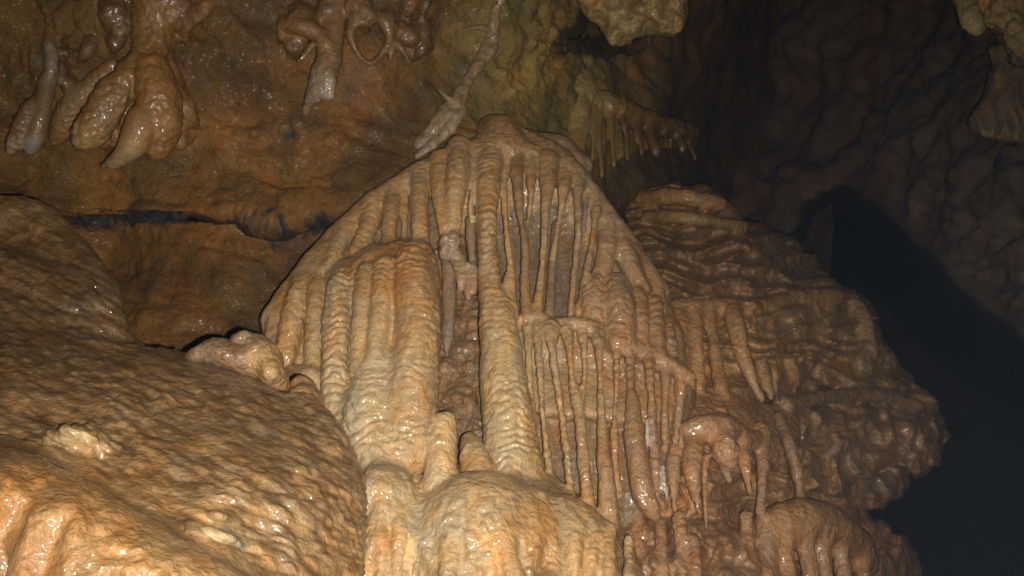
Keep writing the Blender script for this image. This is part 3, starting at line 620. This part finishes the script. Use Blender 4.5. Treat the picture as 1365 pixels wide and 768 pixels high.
# niche
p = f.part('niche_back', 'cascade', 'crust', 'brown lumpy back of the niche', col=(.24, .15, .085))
f.pillow(p, [(560, 310), (660, 310), (665, 450), (665, 620), (560, 620), (560, 450)], [(600, 330, 3.72), (620, 450, 3.66), (620, 560, 3.5), (560, 400, 3.72), (660, 400, 3.72)], .3, .05, .02, lump=(.05, 26), seed=12)
fl_('niche_rib', [(592, 330, 3.62, 12), (594, 400, 3.60, 11), (592, 460, 3.58, 9)], .02, 'soft', (.24, .19, .14))
fl_('stalactite', [(598, 340, 3.54, 11), (599, 400, 3.52, 10), (597, 445, 3.51, 9), (595, 474, 3.51, 3)], 0, 'smooth', (.25, .20, .16), thing_='niche_s')
p = f.part('crust', 'niche_c', 'rock', col=(.46, .39, .30)); f.blob(p, 598, 324, 3.36, 15, 9, .05, .0, rot=.3); f.blob(p, 594, 334, 3.36, 8, 10, .04, .01); f.blob(p, 606, 340, 3.38, 8, 12, .04, .01, rot=.7); f.blob(p, 613, 352, 3.42, 7, 9, .04, .01, rot=.5); f.blob(p, 622, 362, 3.45, 14, 7, .05, .015); f.blob(p, 606, 322, 3.35, 6, 11, .04, .01)
for x, y in ((614, 385), (624, 398), (632, 390)):
    q = f.part('stub', 'niche_c', 'smooth', col=(.42, .26, .17)); f.tube(q, [(x, 358, 3.47, 7), (x, y - 10, 3.46, 6), (x, y, 3.46, 4)], .01)
# base dome
p = f.part('dome', 'base', 'soft')
f.pillow(p, [(468, 640), (476, 612), (500, 600), (540, 612), (570, 628), (600, 620), (640, 618), (690, 614), (725, 626), (772, 660), (823, 697), (852, 745), (862, 800), (860, 880), (465, 880), (462, 720)],
         [(480, 615, 3.10), (570, 632, 3.12), (690, 618, 3.16), (770, 665, 3.16), (840, 740, 3.1), (500, 680, 2.88), (560, 690, 2.93), (620, 690, 2.84), (690, 690, 2.88), (780, 740, 2.95), (620, 800, 2.78), (500, 800, 2.85), (800, 840, 2.86)], .5, .10, .03, lump=(.045, 30), seed=5)
p = f.part('bulge', 'base', 'soft', 'pale wet rounded bulge below the stalagmite'); f.blob(p, 640, 720, 2.98, 92, 92, .20, .09); f.blob(p, 512, 672, 2.98, 46, 52, .13, .07); f.blob(p, 740, 730, 3.02, 80, 70, .14, .08)
for x, y0, x1, r in ((716, 655, 715, 8), (735, 672, 738, 10), (764, 685, 765, 13), (789, 700, 786, 11), (811, 708, 811, 11), (838, 722, 843, 8), (672, 690, 690, 15), (650, 690, 655, 14), (600, 700, 598, 15)):
    fl_('drip', [(x, y0, 2.98 if x > 700 else 2.84, r), (x, y0 + 40, 2.89 if x > 700 else 2.79, r * .95), (x1, 790, 2.84 if x > 700 else 2.75, r * .9), (x1, 848, 2.83 if x > 700 else 2.74, r)], .02, 'soft', thing_='base')
for x, y0, x1, r in ((492, 690, 486, 8), (507, 690, 509, 12), (532, 680, 527, 9), (548, 700, 545, 6)):
    fl_('drip', [(x, y0, 2.90, r), (x, y0 + 35, 2.83, r), (x1, 790, 2.80, r * .8)], .02, 'soft', thing_='base')
p = f.part('calcite_patch', 'base', 'smooth', 'bare white calcite patch', col=(.62, .60, .56)); f.blob(p, 487, 657, 2.87, 9, 17, .035, .01)
# stalagmites
p = f.part('stalagmite', 'stalagmite', 'soft', col=(.72, .60, .40)); f.tube(p, [(593, 566, 3.06, 16), (590, 590, 3.04, 19), (588, 620, 3.02, 22), (588, 650, 3.0, 27)], .02)
p = f.part('stalagmite', 'stalagmite2', 'soft', col=(.52, .36, .19)); f.tube(p, [(625, 588, 3.14, 13), (632, 610, 3.10, 20), (640, 636, 3.08, 26)], .02)
CSP = [(660, 200, 70, 30, (.40, .27, .14), 1), (560, 260, 40, 40, (.42, .29, .145), 1), (440, 350, 40, 40, (.37, .26, .13), 1), (740, 320, 50, 70, (.40, .28, .15), 1), (790, 240, 16, 30, (.34, .28, .2), 1), (850, 420, 50, 50, (.33, .20, .105), 1.4),
       (540, 370, 36, 40, (.44, .26, .11), 1.2), (450, 470, 20, 90, (.50, .41, .25), 1), (500, 540, 50, 60, (.52, .42, .26), 1.4), (560, 540, 20, 60, (.50, .35, .17), 1), (680, 530, 30, 90, (.50, .38, .21), 1.4), (650, 330, 14, 80, (.42, .27, .13), 1),
       (730, 470, 20, 30, (.45, .38, .24), 1), (770, 560, 40, 80, (.40, .27, .13), 1), (860, 590, 35, 80, (.32, .19, .095), 1.6), (600, 690, 50, 50, (.56, .46, .30), 1.5), (520, 670, 30, 40, (.50, .36, .18), 1), (660, 660, 50, 30, (.47, .31, .145), 1.2), (690, 710, 40, 40, (.50, .33, .15), 1),
       (500, 612, 30, 9, (.33, .22, .12), 1.5), (780, 740, 50, 30, (.46, .31, .14), 1.2), (500, 745, 30, 25, (.48, .32, .15), 1)]
CSP = [m_[:4] + (tuple(np.array(m_[4]) * np.array((1.20, 1.22, 1.24))), m_[5]) for m_ in CSP]
f.mesh(CSP, (.50, .35, .185), M_FLOW, flow_disp(seed=1.0, ringamp=.012), THINGS); del f
print('cascade', time.time() - T0)

# ------------------------------------------------------------------ the right hand mass
thing('right', 'flowstone_bank', 'dull brown flowstone bank of stacked ledges and drips beside the black passage', 'flowstone')
f = Field(770, 1290, 228, 850, 2.9, 6.0, 2.3, 0.016)
f.shift = lambda x: 0.46 * sstep(1180, 920, np.asarray(x, float)) * (.35 + .65 * sstep(830, 925, np.asarray(x, float)))
p = f.part('upper_terrace', 'right', 'soft', 'dark banded upper terrace of the bank')
f.pillow(p, [(835, 290), (848, 258), (880, 246), (930, 246), (965, 262), (1000, 296), (1055, 316), (1090, 350), (1130, 385), (1165, 415), (1150, 470), (1000, 480), (880, 470), (850, 380)],
         [(850, 260, 5.1), (950, 255, 5.25), (1050, 320, 5.25), (850, 340, 4.75), (950, 340, 4.85), (1100, 380, 5.0), (1000, 400, 4.6), (880, 430, 4.4), (1150, 430, 4.95)], .5, .10, .05, strata=(.22, 22, 3.2), seed=3, lump=(.13, 45), edge=7)
p = f.part('terrace_band', 'right', 'soft'); f.tube(p, [(858, 266, 5.02, 12), (900, 262, 4.98, 12), (960, 272, 5.05, 10)], .03)
p = f.part('terrace_band', 'right', 'soft'); f.tube(p, [(862, 290, 4.92, 8), (910, 290, 4.88, 9), (990, 302, 5.0, 8)], .03)
p = f.part('body', 'right', 'soft')
f.pillow(p, [(775, 420), (850, 400), (905, 392), (1000, 402), (1090, 392), (1150, 405), (1168, 440), (1185, 470), (1212, 502), (1248, 535), (1256, 580), (1240, 622), (1214, 632), (1200, 660), (1165, 674), (1090, 672), (1030, 700), (940, 720), (860, 720), (775, 680)],
         [(800, 430, 4.3), (900, 400, 4.5), (1000, 410, 4.7), (1150, 420, 5.0), (850, 550, 3.95), (950, 500, 4.35), (1050, 500, 4.6), (1170, 520, 4.9), (1240, 580, 5.0), (950, 620, 4.1), (1050, 620, 4.4), (1170, 640, 4.75), (860, 690, 3.8), (1000, 690, 4.2)], .6, .14, .05, strata=(.12, 26, 4), fold=(.05, 34, 3), seed=7, lump=(.10, 60), edge=7)
p = f.part('brow', 'right', 'soft'); f.tube(p, [(885, 418, 4.42, 16), (940, 412, 4.46, 15), (1000, 412, 4.58, 13), (1060, 400, 4.75, 13), (1110, 396, 4.88, 14)], .05)
p = f.part('hood', 'right', 'ring', 'ribbed brown hood bulging over the dripping arch')
f.pillow(p, [(862, 500), (900, 500), (950, 514), (1010, 534), (1058, 548), (1066, 585), (1050, 630), (1020, 616), (975, 598), (930, 594), (890, 610), (872, 560)], [(880, 510, 4.10), (950, 520, 4.22), (1040, 545, 4.38), (930, 560, 4.00), (1000, 575, 4.06), (1050, 600, 4.22), (895, 600, 3.96), (960, 596, 3.95), (1030, 620, 4.10)], .4, .09, .07, lump=(.05, 30), seed=41)
p = f.part('seam', 'right', 'soft'); f.tube(p, [(1050, 540, 4.42, 10), (1110, 528, 4.60, 9), (1170, 528, 4.78, 9), (1225, 540, 4.92, 8)], .06)
p = f.part('drape_sheet', 'right', 'soft', 'folded drape sheet under the brow')
f.pillow(p, [(985, 408), (1050, 398), (1112, 394), (1118, 440), (1085, 488), (1052, 530), (1030, 526), (1008, 470)], [(990, 415, 4.58), (1110, 400, 4.84), (1110, 440, 4.74), (1050, 450, 4.52), (1045, 525, 4.40)], .3, .06, .04, fold=(.09, 20, 4), seed=43, lump=(.05, 30))
p = f.part('shoulder', 'right', 'soft'); f.pillow(p, [(1108, 400), (1150, 404), (1168, 438), (1186, 470), (1214, 505), (1200, 530), (1130, 530), (1090, 500), (1112, 440)], [(1120, 410, 4.95), (1170, 450, 4.92), (1200, 510, 4.9), (1110, 500, 4.7)], .4, .10, .05, strata=(.09, 18, 4), seed=44, lump=(.07, 30), edge=9)
p = f.part('nose', 'right', 'soft', 'rounded folded nose of the bank jutting over the black passage')
f.pillow(p, [(1050, 556), (1130, 544), (1200, 544), (1248, 558), (1264, 580), (1246, 626), (1214, 634), (1192, 616), (1150, 645), (1090, 664), (1060, 625)], [(1060, 570, 4.45), (1130, 560, 4.62), (1240, 570, 4.88), (1080, 640, 4.40), (1160, 610, 4.58), (1225, 610, 4.78)], .5, .12, .05, fold=(.12, 30, 2.5), seed=45, lump=(.10, 34), edge=11)
p = f.part('flake', 'right', 'soft', 'overhanging brown flake under the nose')
f.pillow(p, [(1080, 648), (1150, 634), (1200, 634), (1214, 650), (1176, 677), (1110, 674)], [(1090, 660, 4.5), (1200, 645, 4.8), (1150, 665, 4.62)], .3, .06, .03, lump=(.06, 26), seed=46, edge=8)
R = lambda pts, name='strand', k=.025, st='soft', col=None: f.tube(f.part(name, 'right', st, col=col), pts, k)
R([(905, 415, 4.42, 18), (905, 460, 4.26, 16), (908, 520, 4.18, 14)]); R([(928, 415, 4.42, 12), (930, 460, 4.28, 8), (932, 520, 4.22, 9)]); R([(945, 415, 4.44, 10), (952, 470, 4.30, 8), (965, 530, 4.22, 12)])
R([(975, 412, 4.46, 14), (982, 440, 4.32, 13), (995, 490, 4.27, 9), (1015, 532, 4.24, 5)]); R([(1000, 425, 4.5, 8), (1010, 470, 4.38, 7), (1020, 505, 4.34, 10), (1028, 530, 4.33, 5)])
R([(1105, 400, 4.9, 12), (1100, 440, 4.76, 13), (1075, 480, 4.62, 10), (1050, 510, 4.5, 7)], 'drape'); R([(1060, 420, 4.75, 12), (1058, 450, 4.62, 16), (1045, 490, 4.5, 10)], 'drape')
R([(1085, 405, 4.86, 9), (1084, 440, 4.74, 8), (1070, 465, 4.65, 6)], 'drape'); R([(1140, 410, 4.98, 14), (1150, 440, 4.9, 16), (1160, 470, 4.85, 12)], 'lump')
# arched dome with drips
p = f.part('arch', 'right', 'ring'); f.tube(p, [(902, 586, 3.96, 12), (925, 572, 3.90, 16), (960, 570, 3.92, 18), (990, 585, 3.98, 16), (1010, 590, 4.06, 12)], .04)
R([(906, 580, 3.94, 12), (897, 628, 3.86, 10), (899, 665, 3.85, 6), (900, 684, 3.85, 3)], 'drip', .02, 'ring'); R([(928, 578, 3.92, 14), (922, 620, 3.84, 13), (927, 660, 3.83, 8), (932, 682, 3.83, 3)], 'drip', .02, 'ring')
R([(940, 610, 3.92, 6), (940, 660, 3.88, 4.5), (942, 704, 3.87, 3)], 'drip', .012, 'smooth'); R([(962, 575, 3.92, 18), (966, 600, 3.85, 18), (970, 618, 3.86, 12)], 'drip', .03, 'ring'); R([(986, 585, 3.96, 13), (993, 620, 3.88, 10), (1000, 656, 3.87, 5)], 'drip', .02)
R([(1015, 572, 4.06, 11), (1017, 630, 3.96, 9), (1012, 680, 3.94, 5)], 'drip', .02); R([(1037, 556, 4.16, 8), (1052, 590, 4.02, 10), (1062, 625, 3.98, 9), (1067, 666, 3.98, 3)], 'drip', .018)
f.blob(0, 955, 648, 3.96, 20, 20, .12, .03, carve=True)
R([(966, 622, 3.98, 8), (972, 640, 3.98, 6)], 'pale_stub', .01, 'smooth', (.42, .33, .2))
# lower bank and second dome
p = f.part('lower_body', 'right', 'soft', 'brown lumpy lower bank')
f.pillow(p, [(790, 680), (850, 680), (920, 690), (1000, 690), (1060, 672), (1110, 668), (1165, 688), (1200, 712), (1225, 742), (1236, 790), (1240, 880), (780, 880)],
         [(820, 690, 3.75), (920, 700, 3.9), (1000, 700, 4.1), (1100, 680, 4.4), (1200, 720, 4.7), (850, 800, 3.5), (1000, 800, 3.75), (1200, 840, 4.5), (950, 740, 3.8)], .5, .10, .04, lump=(.10, 36), seed=8, fold=(.06, 20, 4), edge=8)
p = f.part('second_dome', 'right', 'soft'); f.tube(p, [(1028, 704, 3.98, 24), (1060, 694, 3.92, 26), (1100, 700, 3.97, 28), (1135, 724, 4.1, 24), (1152, 750, 4.18, 20)], .07)
for x0, y0, x1, Y in ((1044, 690, 1052, 3.86), (1062, 690, 1082, 3.85), (1086, 690, 1102, 3.88), (1112, 698, 1126, 3.94), (1142, 718, 1152, 4.06), (1024, 700, 1024, 3.9)):
    R([(x0, y0, Y + .08, 13), ((x0 + x1) / 2, y0 + 35, Y + .03, 12), (x1, 780, Y - .01, 11), (x1 + 2, 840, Y - .03, 11)], 'drip', .05, 'soft')
for x, y0, y1, Y, r in ((848, 690, 790, 3.62, 10), (880, 700, 780, 3.68, 8), (905, 690, 770, 3.75, 9), (925, 720, 800, 3.72, 8), (995, 690, 790, 3.9, 9)):
    R([(x, y0, Y + .05, r), (x + 3, (y0 + y1) / 2, Y, r), (x + 4, y1, Y - .02, r * .6)], 'drip', .03)
RSP = [(900, 262, 60, 14, (.27, .165, .06), 1.3), (950, 320, 120, 14, (.17, .12, .055), 1), (960, 360, 100, 12, (.13, .10, .06), 1), (1000, 300, 60, 10, (.15, .11, .055), 1), (930, 470, 60, 60, (.27, .165, .08), 1.2), (1060, 450, 60, 40, (.25, .17, .085), 1), (1160, 500, 50, 60, (.19, .14, .085), 1.2),
       (950, 590, 60, 30, (.29, .165, .085), 1.4), (1130, 600, 90, 40, (.22, .16, .105), 1.4), (900, 720, 60, 30, (.23, .125, .065), 1.2), (1080, 730, 50, 40, (.29, .17, .085), 1.3), (1190, 730, 40, 40, (.20, .115, .06), 1.2), (1240, 580, 20, 20, (.26, .20, .13), 1)]
RSP += [(880, 590, 50, 90, (.33, .215, .115), 1.2), (905, 450, 40, 50, (.31, .20, .10), 1.2)]
RSP = [m_[:4] + (tuple(np.array(m_[4]) * np.array((1.6, 1.58, 1.5))), m_[5]) for m_ in RSP]
f.mesh(RSP, (.33, .22, .115), M_RIGHT, flow_disp(seed=5.0, ringamp=.016, rockamp=.045), THINGS); del f
print('right', time.time() - T0)

# ------------------------------------------------------------------ roof formations
thing('cluster', 'stalactite_cluster', 'large honey brown stalactite cluster on a stem, two ribbed lobes over a glossy tip', 'stalactite')
thing('pair', 'stalactite_pair', 'pair of small pale tipped stalactites at the roof beside the honey cluster', 'stalactite')
W_ = wallpt
f = Field(-20, 300, -60, 250, 2.7, 4.0, 2.0, 0.012)
def Wt(q, pts, k=.02, st=None): f.tube(q, [W_(*a) for a in pts], k)
q = f.part('stem', 'cluster', 'crust'); Wt(q, [(214, -40, .0, 28), (210, 0, .02, 26), (204, 40, .06, 20), (198, 85, .12, 24)], .06); Wt(q, [(190, 0, .02, 12), (188, 30, .05, 10), (192, 70, .1, 10)], .04); 
q = f.part('bell', 'cluster', 'ring'); f.pillow(q, [(188, 70), (225, 72), (245, 110), (262, 160), (258, 190), (215, 205), (160, 200), (118, 196), (98, 186), (118, 140), (150, 100)],
    [W_(200, 80, .06)[:3], W_(120, 180, .08)[:3], W_(180, 140, .08)[:3], W_(250, 180, .05)[:3], W_(200, 190, .08)[:3]], .4, .06, .03, fold=(.03, 26, 5), seed=4)
q = f.part('lobe', 'cluster', 'rough'); Wt(q, [(184, 88, .15, 18), (163, 115, .20, 21), (142, 145, .24, 23), (124, 175, .26, 22), (114, 190, .26, 15)])
q = f.part('lobe', 'cluster', 'rough'); Wt(q, [(204, 92, .16, 22), (210, 125, .21, 28), (213, 160, .23, 28), (208, 188, .23, 22)])
q = f.part('tip', 'cluster', 'smooth', 'glossy pale tip of the cluster'); Wt(q, [(190, 160, .28, 20), (184, 180, .30, 21), (172, 200, .31, 16), (150, 223, .29, 5)], .03); Wt(q, [(176, 190, .32, 10), (160, 206, .32, 8), (138, 222, .27, 5)], .02)
q = f.part('side_lobe', 'cluster', 'rough'); Wt(q, [(222, 130, .18, 18), (222, 170, .20, 14), (212, 200, .22, 12), (204, 206, .22, 7)])
q = f.part('side_lobe', 'cluster', 'rough'); Wt(q, [(232, 125, .08, 16), (250, 150, .10, 14), (258, 168, .08, 8)]); 
q = f.part('side_lobe', 'cluster', 'smooth'); Wt(q, [(240, 165, .10, 12), (240, 188, .12, 10), (240, 196, .12, 6)])
q = f.part('back_fold', 'cluster', 'ring'); Wt(q, [(150, 90, .04, 12), (108, 130, .05, 16), (88, 160, .05, 18), (76, 185, .04, 10)], .04)
q = f.part('stalactite', 'pair', 'rough'); Wt(q, [(58, 128, .10, 9), (42, 150, .16, 14), (26, 180, .19, 14), (14, 203, .19, 6)], .012)
q = f.part('stalactite', 'pair', 'smooth'); Wt(q, [(62, 110, .10, 10), (56, 150, .17, 11), (47, 180, .19, 14), (40, 200, .19, 8)], .012)
q = f.part('root', 'pair', 'soft', col=(.22, .19, .14)); Wt(q, [(66, 60, .04, 8), (68, 90, .08, 10), (60, 125, .10, 11)], .03)
SSP = [(176, 205, 12, 12, (.42, .33, .18), 2.0), (150, 222, 8, 8, (.42, .36, .24), 2), (185, 170, 16, 14, (.33, .20, .08), 1.2), (16, 200, 9, 8, (.40, .37, .30), 2), (42, 194, 9, 8, (.36, .34, .30), 1.6), (110, 185, 16, 10, (.45, .30, .13), 1), (60, 100, 30, 40, (.22, .18, .12), 1)]
thing('crust_a', 'roof_crust', 'knobbly brown crust of small drips around the honey stalactite stem', 'crust')
def crust(key, cx, cy, sx, sy, n):
    for _ in range(n):
        x, y = cx + rng.normal() * sx, cy + rng.normal() * sy; r = rng.uniform(3.5, 9); l = rng.uniform(10, 34); dx = rng.uniform(-14, 4)
        q = f.part('drip', key, 'soft' if rng.random() < .5 else 'crust', col=(.15, .088, .038)); Wt(q, [(x, y, -.01, r * 1.4), (x + dx * .4, y + l * .5, .02 + rng.uniform(0, .03), r), (x + dx, y + l, .015, r * .5)], .045)
crust('crust_a', 85, 70, 30, 22, 12); crust('crust_a', 255, 10, 26, 20, 9); crust('crust_a', 150, 20, 24, 26, 7)
f.mesh(SSP, (.235, .135, .044), M_ROOF, flow_disp(seed=11, ringw=.035), THINGS); del f

thing('claw', 'stalactite', 'stubby grey brown stalactite with a pale broken wet end on the roof', 'stalactite')
thing('ring', 'calcite_ring', 'hollow ring shaped calcite growth on the roof', 'calcite growth')
f = Field(370, 600, -40, 165, 2.9, 4.1, 1.8, 0.011)
q = f.part('stem', 'claw', 'soft'); Wt(q, [(448, 5, .0, 15), (444, 40, .06, 15), (438, 75, .12, 17), (432, 100, .15, 17)], .04)
q = f.part('broken_end', 'claw', 'crust', 'pale broken wet end', col=(.28, .235, .18)); Wt(q, [(433, 98, .16, 18), (424, 120, .18, 15), (413, 138, .15, 7), (404, 152, .12, 3)], .02)
q = f.part('broken_end', 'claw', 'smooth', col=(.36, .31, .24)); Wt(q, [(440, 108, .20, 9), (440, 128, .20, 7)], .02)
q = f.part('side_arm', 'claw', 'soft'); Wt(q, [(385, 35, .05, 8), (405, 36, .08, 12), (425, 45, .10, 10), (434, 60, .13, 10)], .02); Wt(q, [(417, 60, .12, 4), (404, 76, .14, 4), (398, 82, .13, 3)], .01)
q = f.part('rim', 'ring', 'soft'); Wt(q, [(473, 26, .06, 8), (468, 48, .09, 6), (479, 74, .11, 5), (494, 84, .11, 4), (509, 72, .10, 4.5), (520, 50, .08, 6), (513, 28, .06, 9), (492, 20, .06, 9), (473, 30, .06, 8)], .015)
q = f.part('root', 'ring', 'crust'); Wt(q, [(470, 0, .03, 14), (485, 22, .06, 16)], .03); Wt(q, [(520, 40, .04, 12), (545, 50, .05, 9)], .03)
q = f.part('drip', 'ring', 'smooth'); Wt(q, [(530, 58, .08, 6), (540, 72, .10, 4), (545, 84, .10, 3)], .012); q = f.part('drip', 'ring', 'smooth'); Wt(q, [(528, 58, .08, 5), (522, 70, .10, 4), (520, 80, .10, 3)], .012)
thing('crust_b', 'roof_crust', 'knobbly brown crust of drips around the hollow ring growth', 'crust')
crust('crust_b', 410, 35, 22, 16, 10); crust('crust_b', 555, 28, 18, 26, 12); crust('crust_b', 470, 0, 40, 14, 10)
f.mesh([(425, 125, 16, 14, (.28, .23, .18), 1.5), (440, 70, 14, 25, (.22, .155, .075), 1)], (.20, .125, .055), M_ROOF, flow_disp(seed=13, ringw=.03), THINGS); del f

thing('vein', 'calcite_vein', 'thin whitish calcite vein running down the roof to a flared foot', 'calcite vein')
f = Field(545, 690, -30, 230, 3.2, 4.5, 1.8, 0.011)
q = f.part('vein', 'vein', 'rough'); f.tube(q, [W_(*a_) for a_ in [(668, -10, .03, 9), (660, 20, .035, 8), (657, 45, .035, 10), (650, 66, .04, 11), (636, 88, .045, 8), (622, 112, .05, 7), (612, 132, .06, 9)]], .03, 5, 2.0)
q = f.part('foot', 'vein', 'rough', 'pale flared foot of the vein'); f.tube(q, [W_(*a_) for a_ in [(612, 132, .04, 10), (602, 150, .03, 17), (580, 172, .03, 14), (560, 190, .02, 9)]], .04, 5, 1.6); Wt(q, [(614, 150, .06, 8), (598, 174, .07, 6), (578, 192, .07, 6), (556, 208, .05, 5)], .03)
q = f.part('branch', 'vein', 'smooth'); Wt(q, [(650, 40, .03, 5), (638, 36, .03, 4), (618, 40, .02, 3)], .02); q = f.part('branch', 'vein', 'smooth'); Wt(q, [(610, 138, .07, 5), (596, 130, .05, 4), (586, 120, .03, 3)], .02)
f.mesh([(560, 200, 10, 10, (.36, .32, .27), 1), (590, 165, 20, 16, (.40, .34, .26), 1)], (.33, .25, .15), M_ROOF, flow_disp(seed=15), THINGS); del f

thing('yellow', 'drapery', 'olive yellow fringe of thin calcite drapery behind the cascade top', 'drapery')
f = Field(730, 945, 60, 250, 3.8, 6.0, 1.8, 0.014)
YE = (.30, .23, .075)
q = f.part('root', 'yellow', 'crust'); f.tube(q, [(772, 92, 4.52, 14), (776, 115, 4.46, 20), (768, 150, 4.44, 18), (764, 175, 4.44, 12)], .04); f.tube(q, [(780, 130, 4.48, 18), (815, 142, 4.55, 18), (850, 158, 4.68, 16), (890, 170, 4.85, 14), (920, 178, 5.1, 12)], .05)
for x0, y0, x1, y1, Y, r in ((766, 140, 749, 196, 4.41, 4.5), (774, 145, 758, 199, 4.40, 4), (782, 150, 769, 205, 4.40, 4.5), (788, 148, 777, 200, 4.42, 3.5), (794, 140, 790, 214, 4.44, 4), (800, 140, 802, 236, 4.45, 4), (812, 140, 810, 186, 4.50, 3.5), (815, 140, 818, 222, 4.47, 4.5), (826, 146, 832, 176, 4.53, 5),
                            (836, 150, 836, 214, 4.55, 4.5), (846, 152, 848, 188, 4.60, 6), (853, 156, 855, 208, 4.60, 4), (864, 160, 874, 207, 4.66, 8), (884, 165, 888, 197, 4.78, 4), (898, 170, 909, 203, 4.9, 7), (916, 176, 926, 215, 5.05, 4)):
    q = f.part('strand', 'yellow', 'smooth'); f.tube(q, [(x0, y0, Y + .07, r * 1.5), ((x0 + x1) / 2 + rng.uniform(-2, 2), (y0 + y1) / 2, Y, r * .9), (x1, y1 - 7, Y - .02, r * rng.uniform(.7, 1.1)), (x1, y1, Y - .02, r * .4)], .03)
q = f.part('web', 'yellow', 'flute', 'thin brown web behind the strands', col=(.17, .115, .04)); f.pillow(q, [(748, 150), (790, 120), (850, 145), (920, 170), (928, 195), (870, 200), (845, 206), (808, 222), (790, 210), (760, 196)], [(770, 150, 4.60), (850, 170, 4.78), (920, 185, 5.2), (800, 210, 4.62)], .15, .03, .03, fold=(.05, 12, 5), seed=31)
f.mesh([(768, 160, 20, 40, (.31, .265, .11), 3), (800, 180, 20, 40, (.26, .19, .06), 1.4), (860, 190, 30, 30, (.17, .10, .03), 2.4), (910, 190, 30, 30, (.10, .06, .022), 2.4)], (.22, .165, .055), M_ROOF, flow_disp(seed=17), THINGS); del f

thing('slab', 'hanging_rock', 'pale yellow rock chunk hanging from the roof over a black gap', 'rock')
f = Field(740, 950, -90, 80, 3.0, 4.4, 2.0, 0.013)
q = f.part('hanging_rock', 'slab', 'rock')
f.pillow(q, [(752, -80), (770, 0), (785, 24), (800, 36), (812, 56), (835, 60), (848, 48), (880, 44), (900, 50), (912, 30), (916, 0), (925, -80)], [(760, -60, 3.5), (920, -60, 3.5), (840, 0, 3.62), (840, 50, 3.78), (900, 40, 3.78), (780, 10, 3.75)], .5, .05, 0, lump=(.16, 50), seed=3)
f.mesh([], (.36, .285, .12), M_WALL, flow_disp(seed=19, rockamp=.008), THINGS); del f
thing('corner', 'hanging_rock', 'cracked pale yellow rock with knobbed end jutting high on the right wall', 'rock')
thing('flake', 'rock_flake', 'grey brown curled rock flake below the pale knobbed rock', 'rock')
f = Field(1255, 1480, -90, 215, 3.4, 5.4, 2.2, 0.014)
q = f.part('block', 'corner', 'rock'); f.pillow(q, [(1260, -80), (1268, -10), (1285, 14), (1300, 30), (1330, 48), (1345, 70), (1365, 90), (1420, 95), (1480, 60), (1480, -80)], [(1270, -40, 4.0), (1300, 20, 4.1), (1360, 70, 4.15), (1440, 40, 3.9), (1380, 0, 4.0)], .5, .08, 0, lump=(.07, 40), seed=4)
q = f.part('knob', 'corner', 'rough', col=(.42, .33, .15)); f.tube(q, [(1284, -6, 4.04, 12), (1290, 18, 3.99, 13), (1302, 38, 3.98, 11)], .05)
q = f.part('rock_flake', 'flake', 'soft'); f.pillow(q, [(1330, 60), (1322, 90), (1306, 135), (1292, 160), (1300, 180), (1350, 190), (1420, 200), (1470, 190), (1470, 70)], [(1330, 80, 4.6), (1300, 160, 4.65), (1340, 130, 4.45), (1400, 180, 4.5), (1440, 100, 4.4)], .4, .06, 0, fold=(.08, 22, 4), seed=2)
f.mesh([(1300, 20, 40, 30, (.42, .33, .14), 1.5), (1330, 140, 40, 40, (.20, .145, .10), 2)], (.34, .26, .13), M_DARK, flow_disp(seed=21, rockamp=.03), THINGS); del f
build_things()
print('built', time.time() - T0)

# ------------------------------------------------------------------ humid cave air: the flash's own back-scatter
def haze():
    lo, hi = np.array((-9., -4., -3.)), np.array((24., 32., 26.))
    c = np.array([(x, y, z) for x in (0, 1) for y in (0, 1) for z in (0, 1)]) * (hi - lo) + lo
    me = bpy.data.meshes.new('haze'); me.from_pydata(c.tolist(), [], [(0, 1, 3, 2), (4, 6, 7, 5), (0, 4, 5, 1), (2, 3, 7, 6), (0, 2, 6, 4), (1, 5, 7, 3)])
    m = bpy.data.materials.new('cave_mist'); m.use_nodes = True; nt = m.node_tree; nt.nodes.clear()
    o_ = nt.nodes.new('ShaderNodeOutputMaterial'); v = nt.nodes.new('ShaderNodeVolumePrincipled')
    v.inputs['Color'].default_value = (.55, .74, 1, 1); v.inputs['Density'].default_value = 0.0002
    nt.links.new(v.outputs[0], o_.inputs['Volume']); me.materials.append(m)
    o = bpy.data.objects.new('haze', me); COL.objects.link(o); o['kind'] = 'stuff'; o['label'] = 'thin bluish cave mist'; o['category'] = 'mist'
haze()
print('total', time.time() - T0)
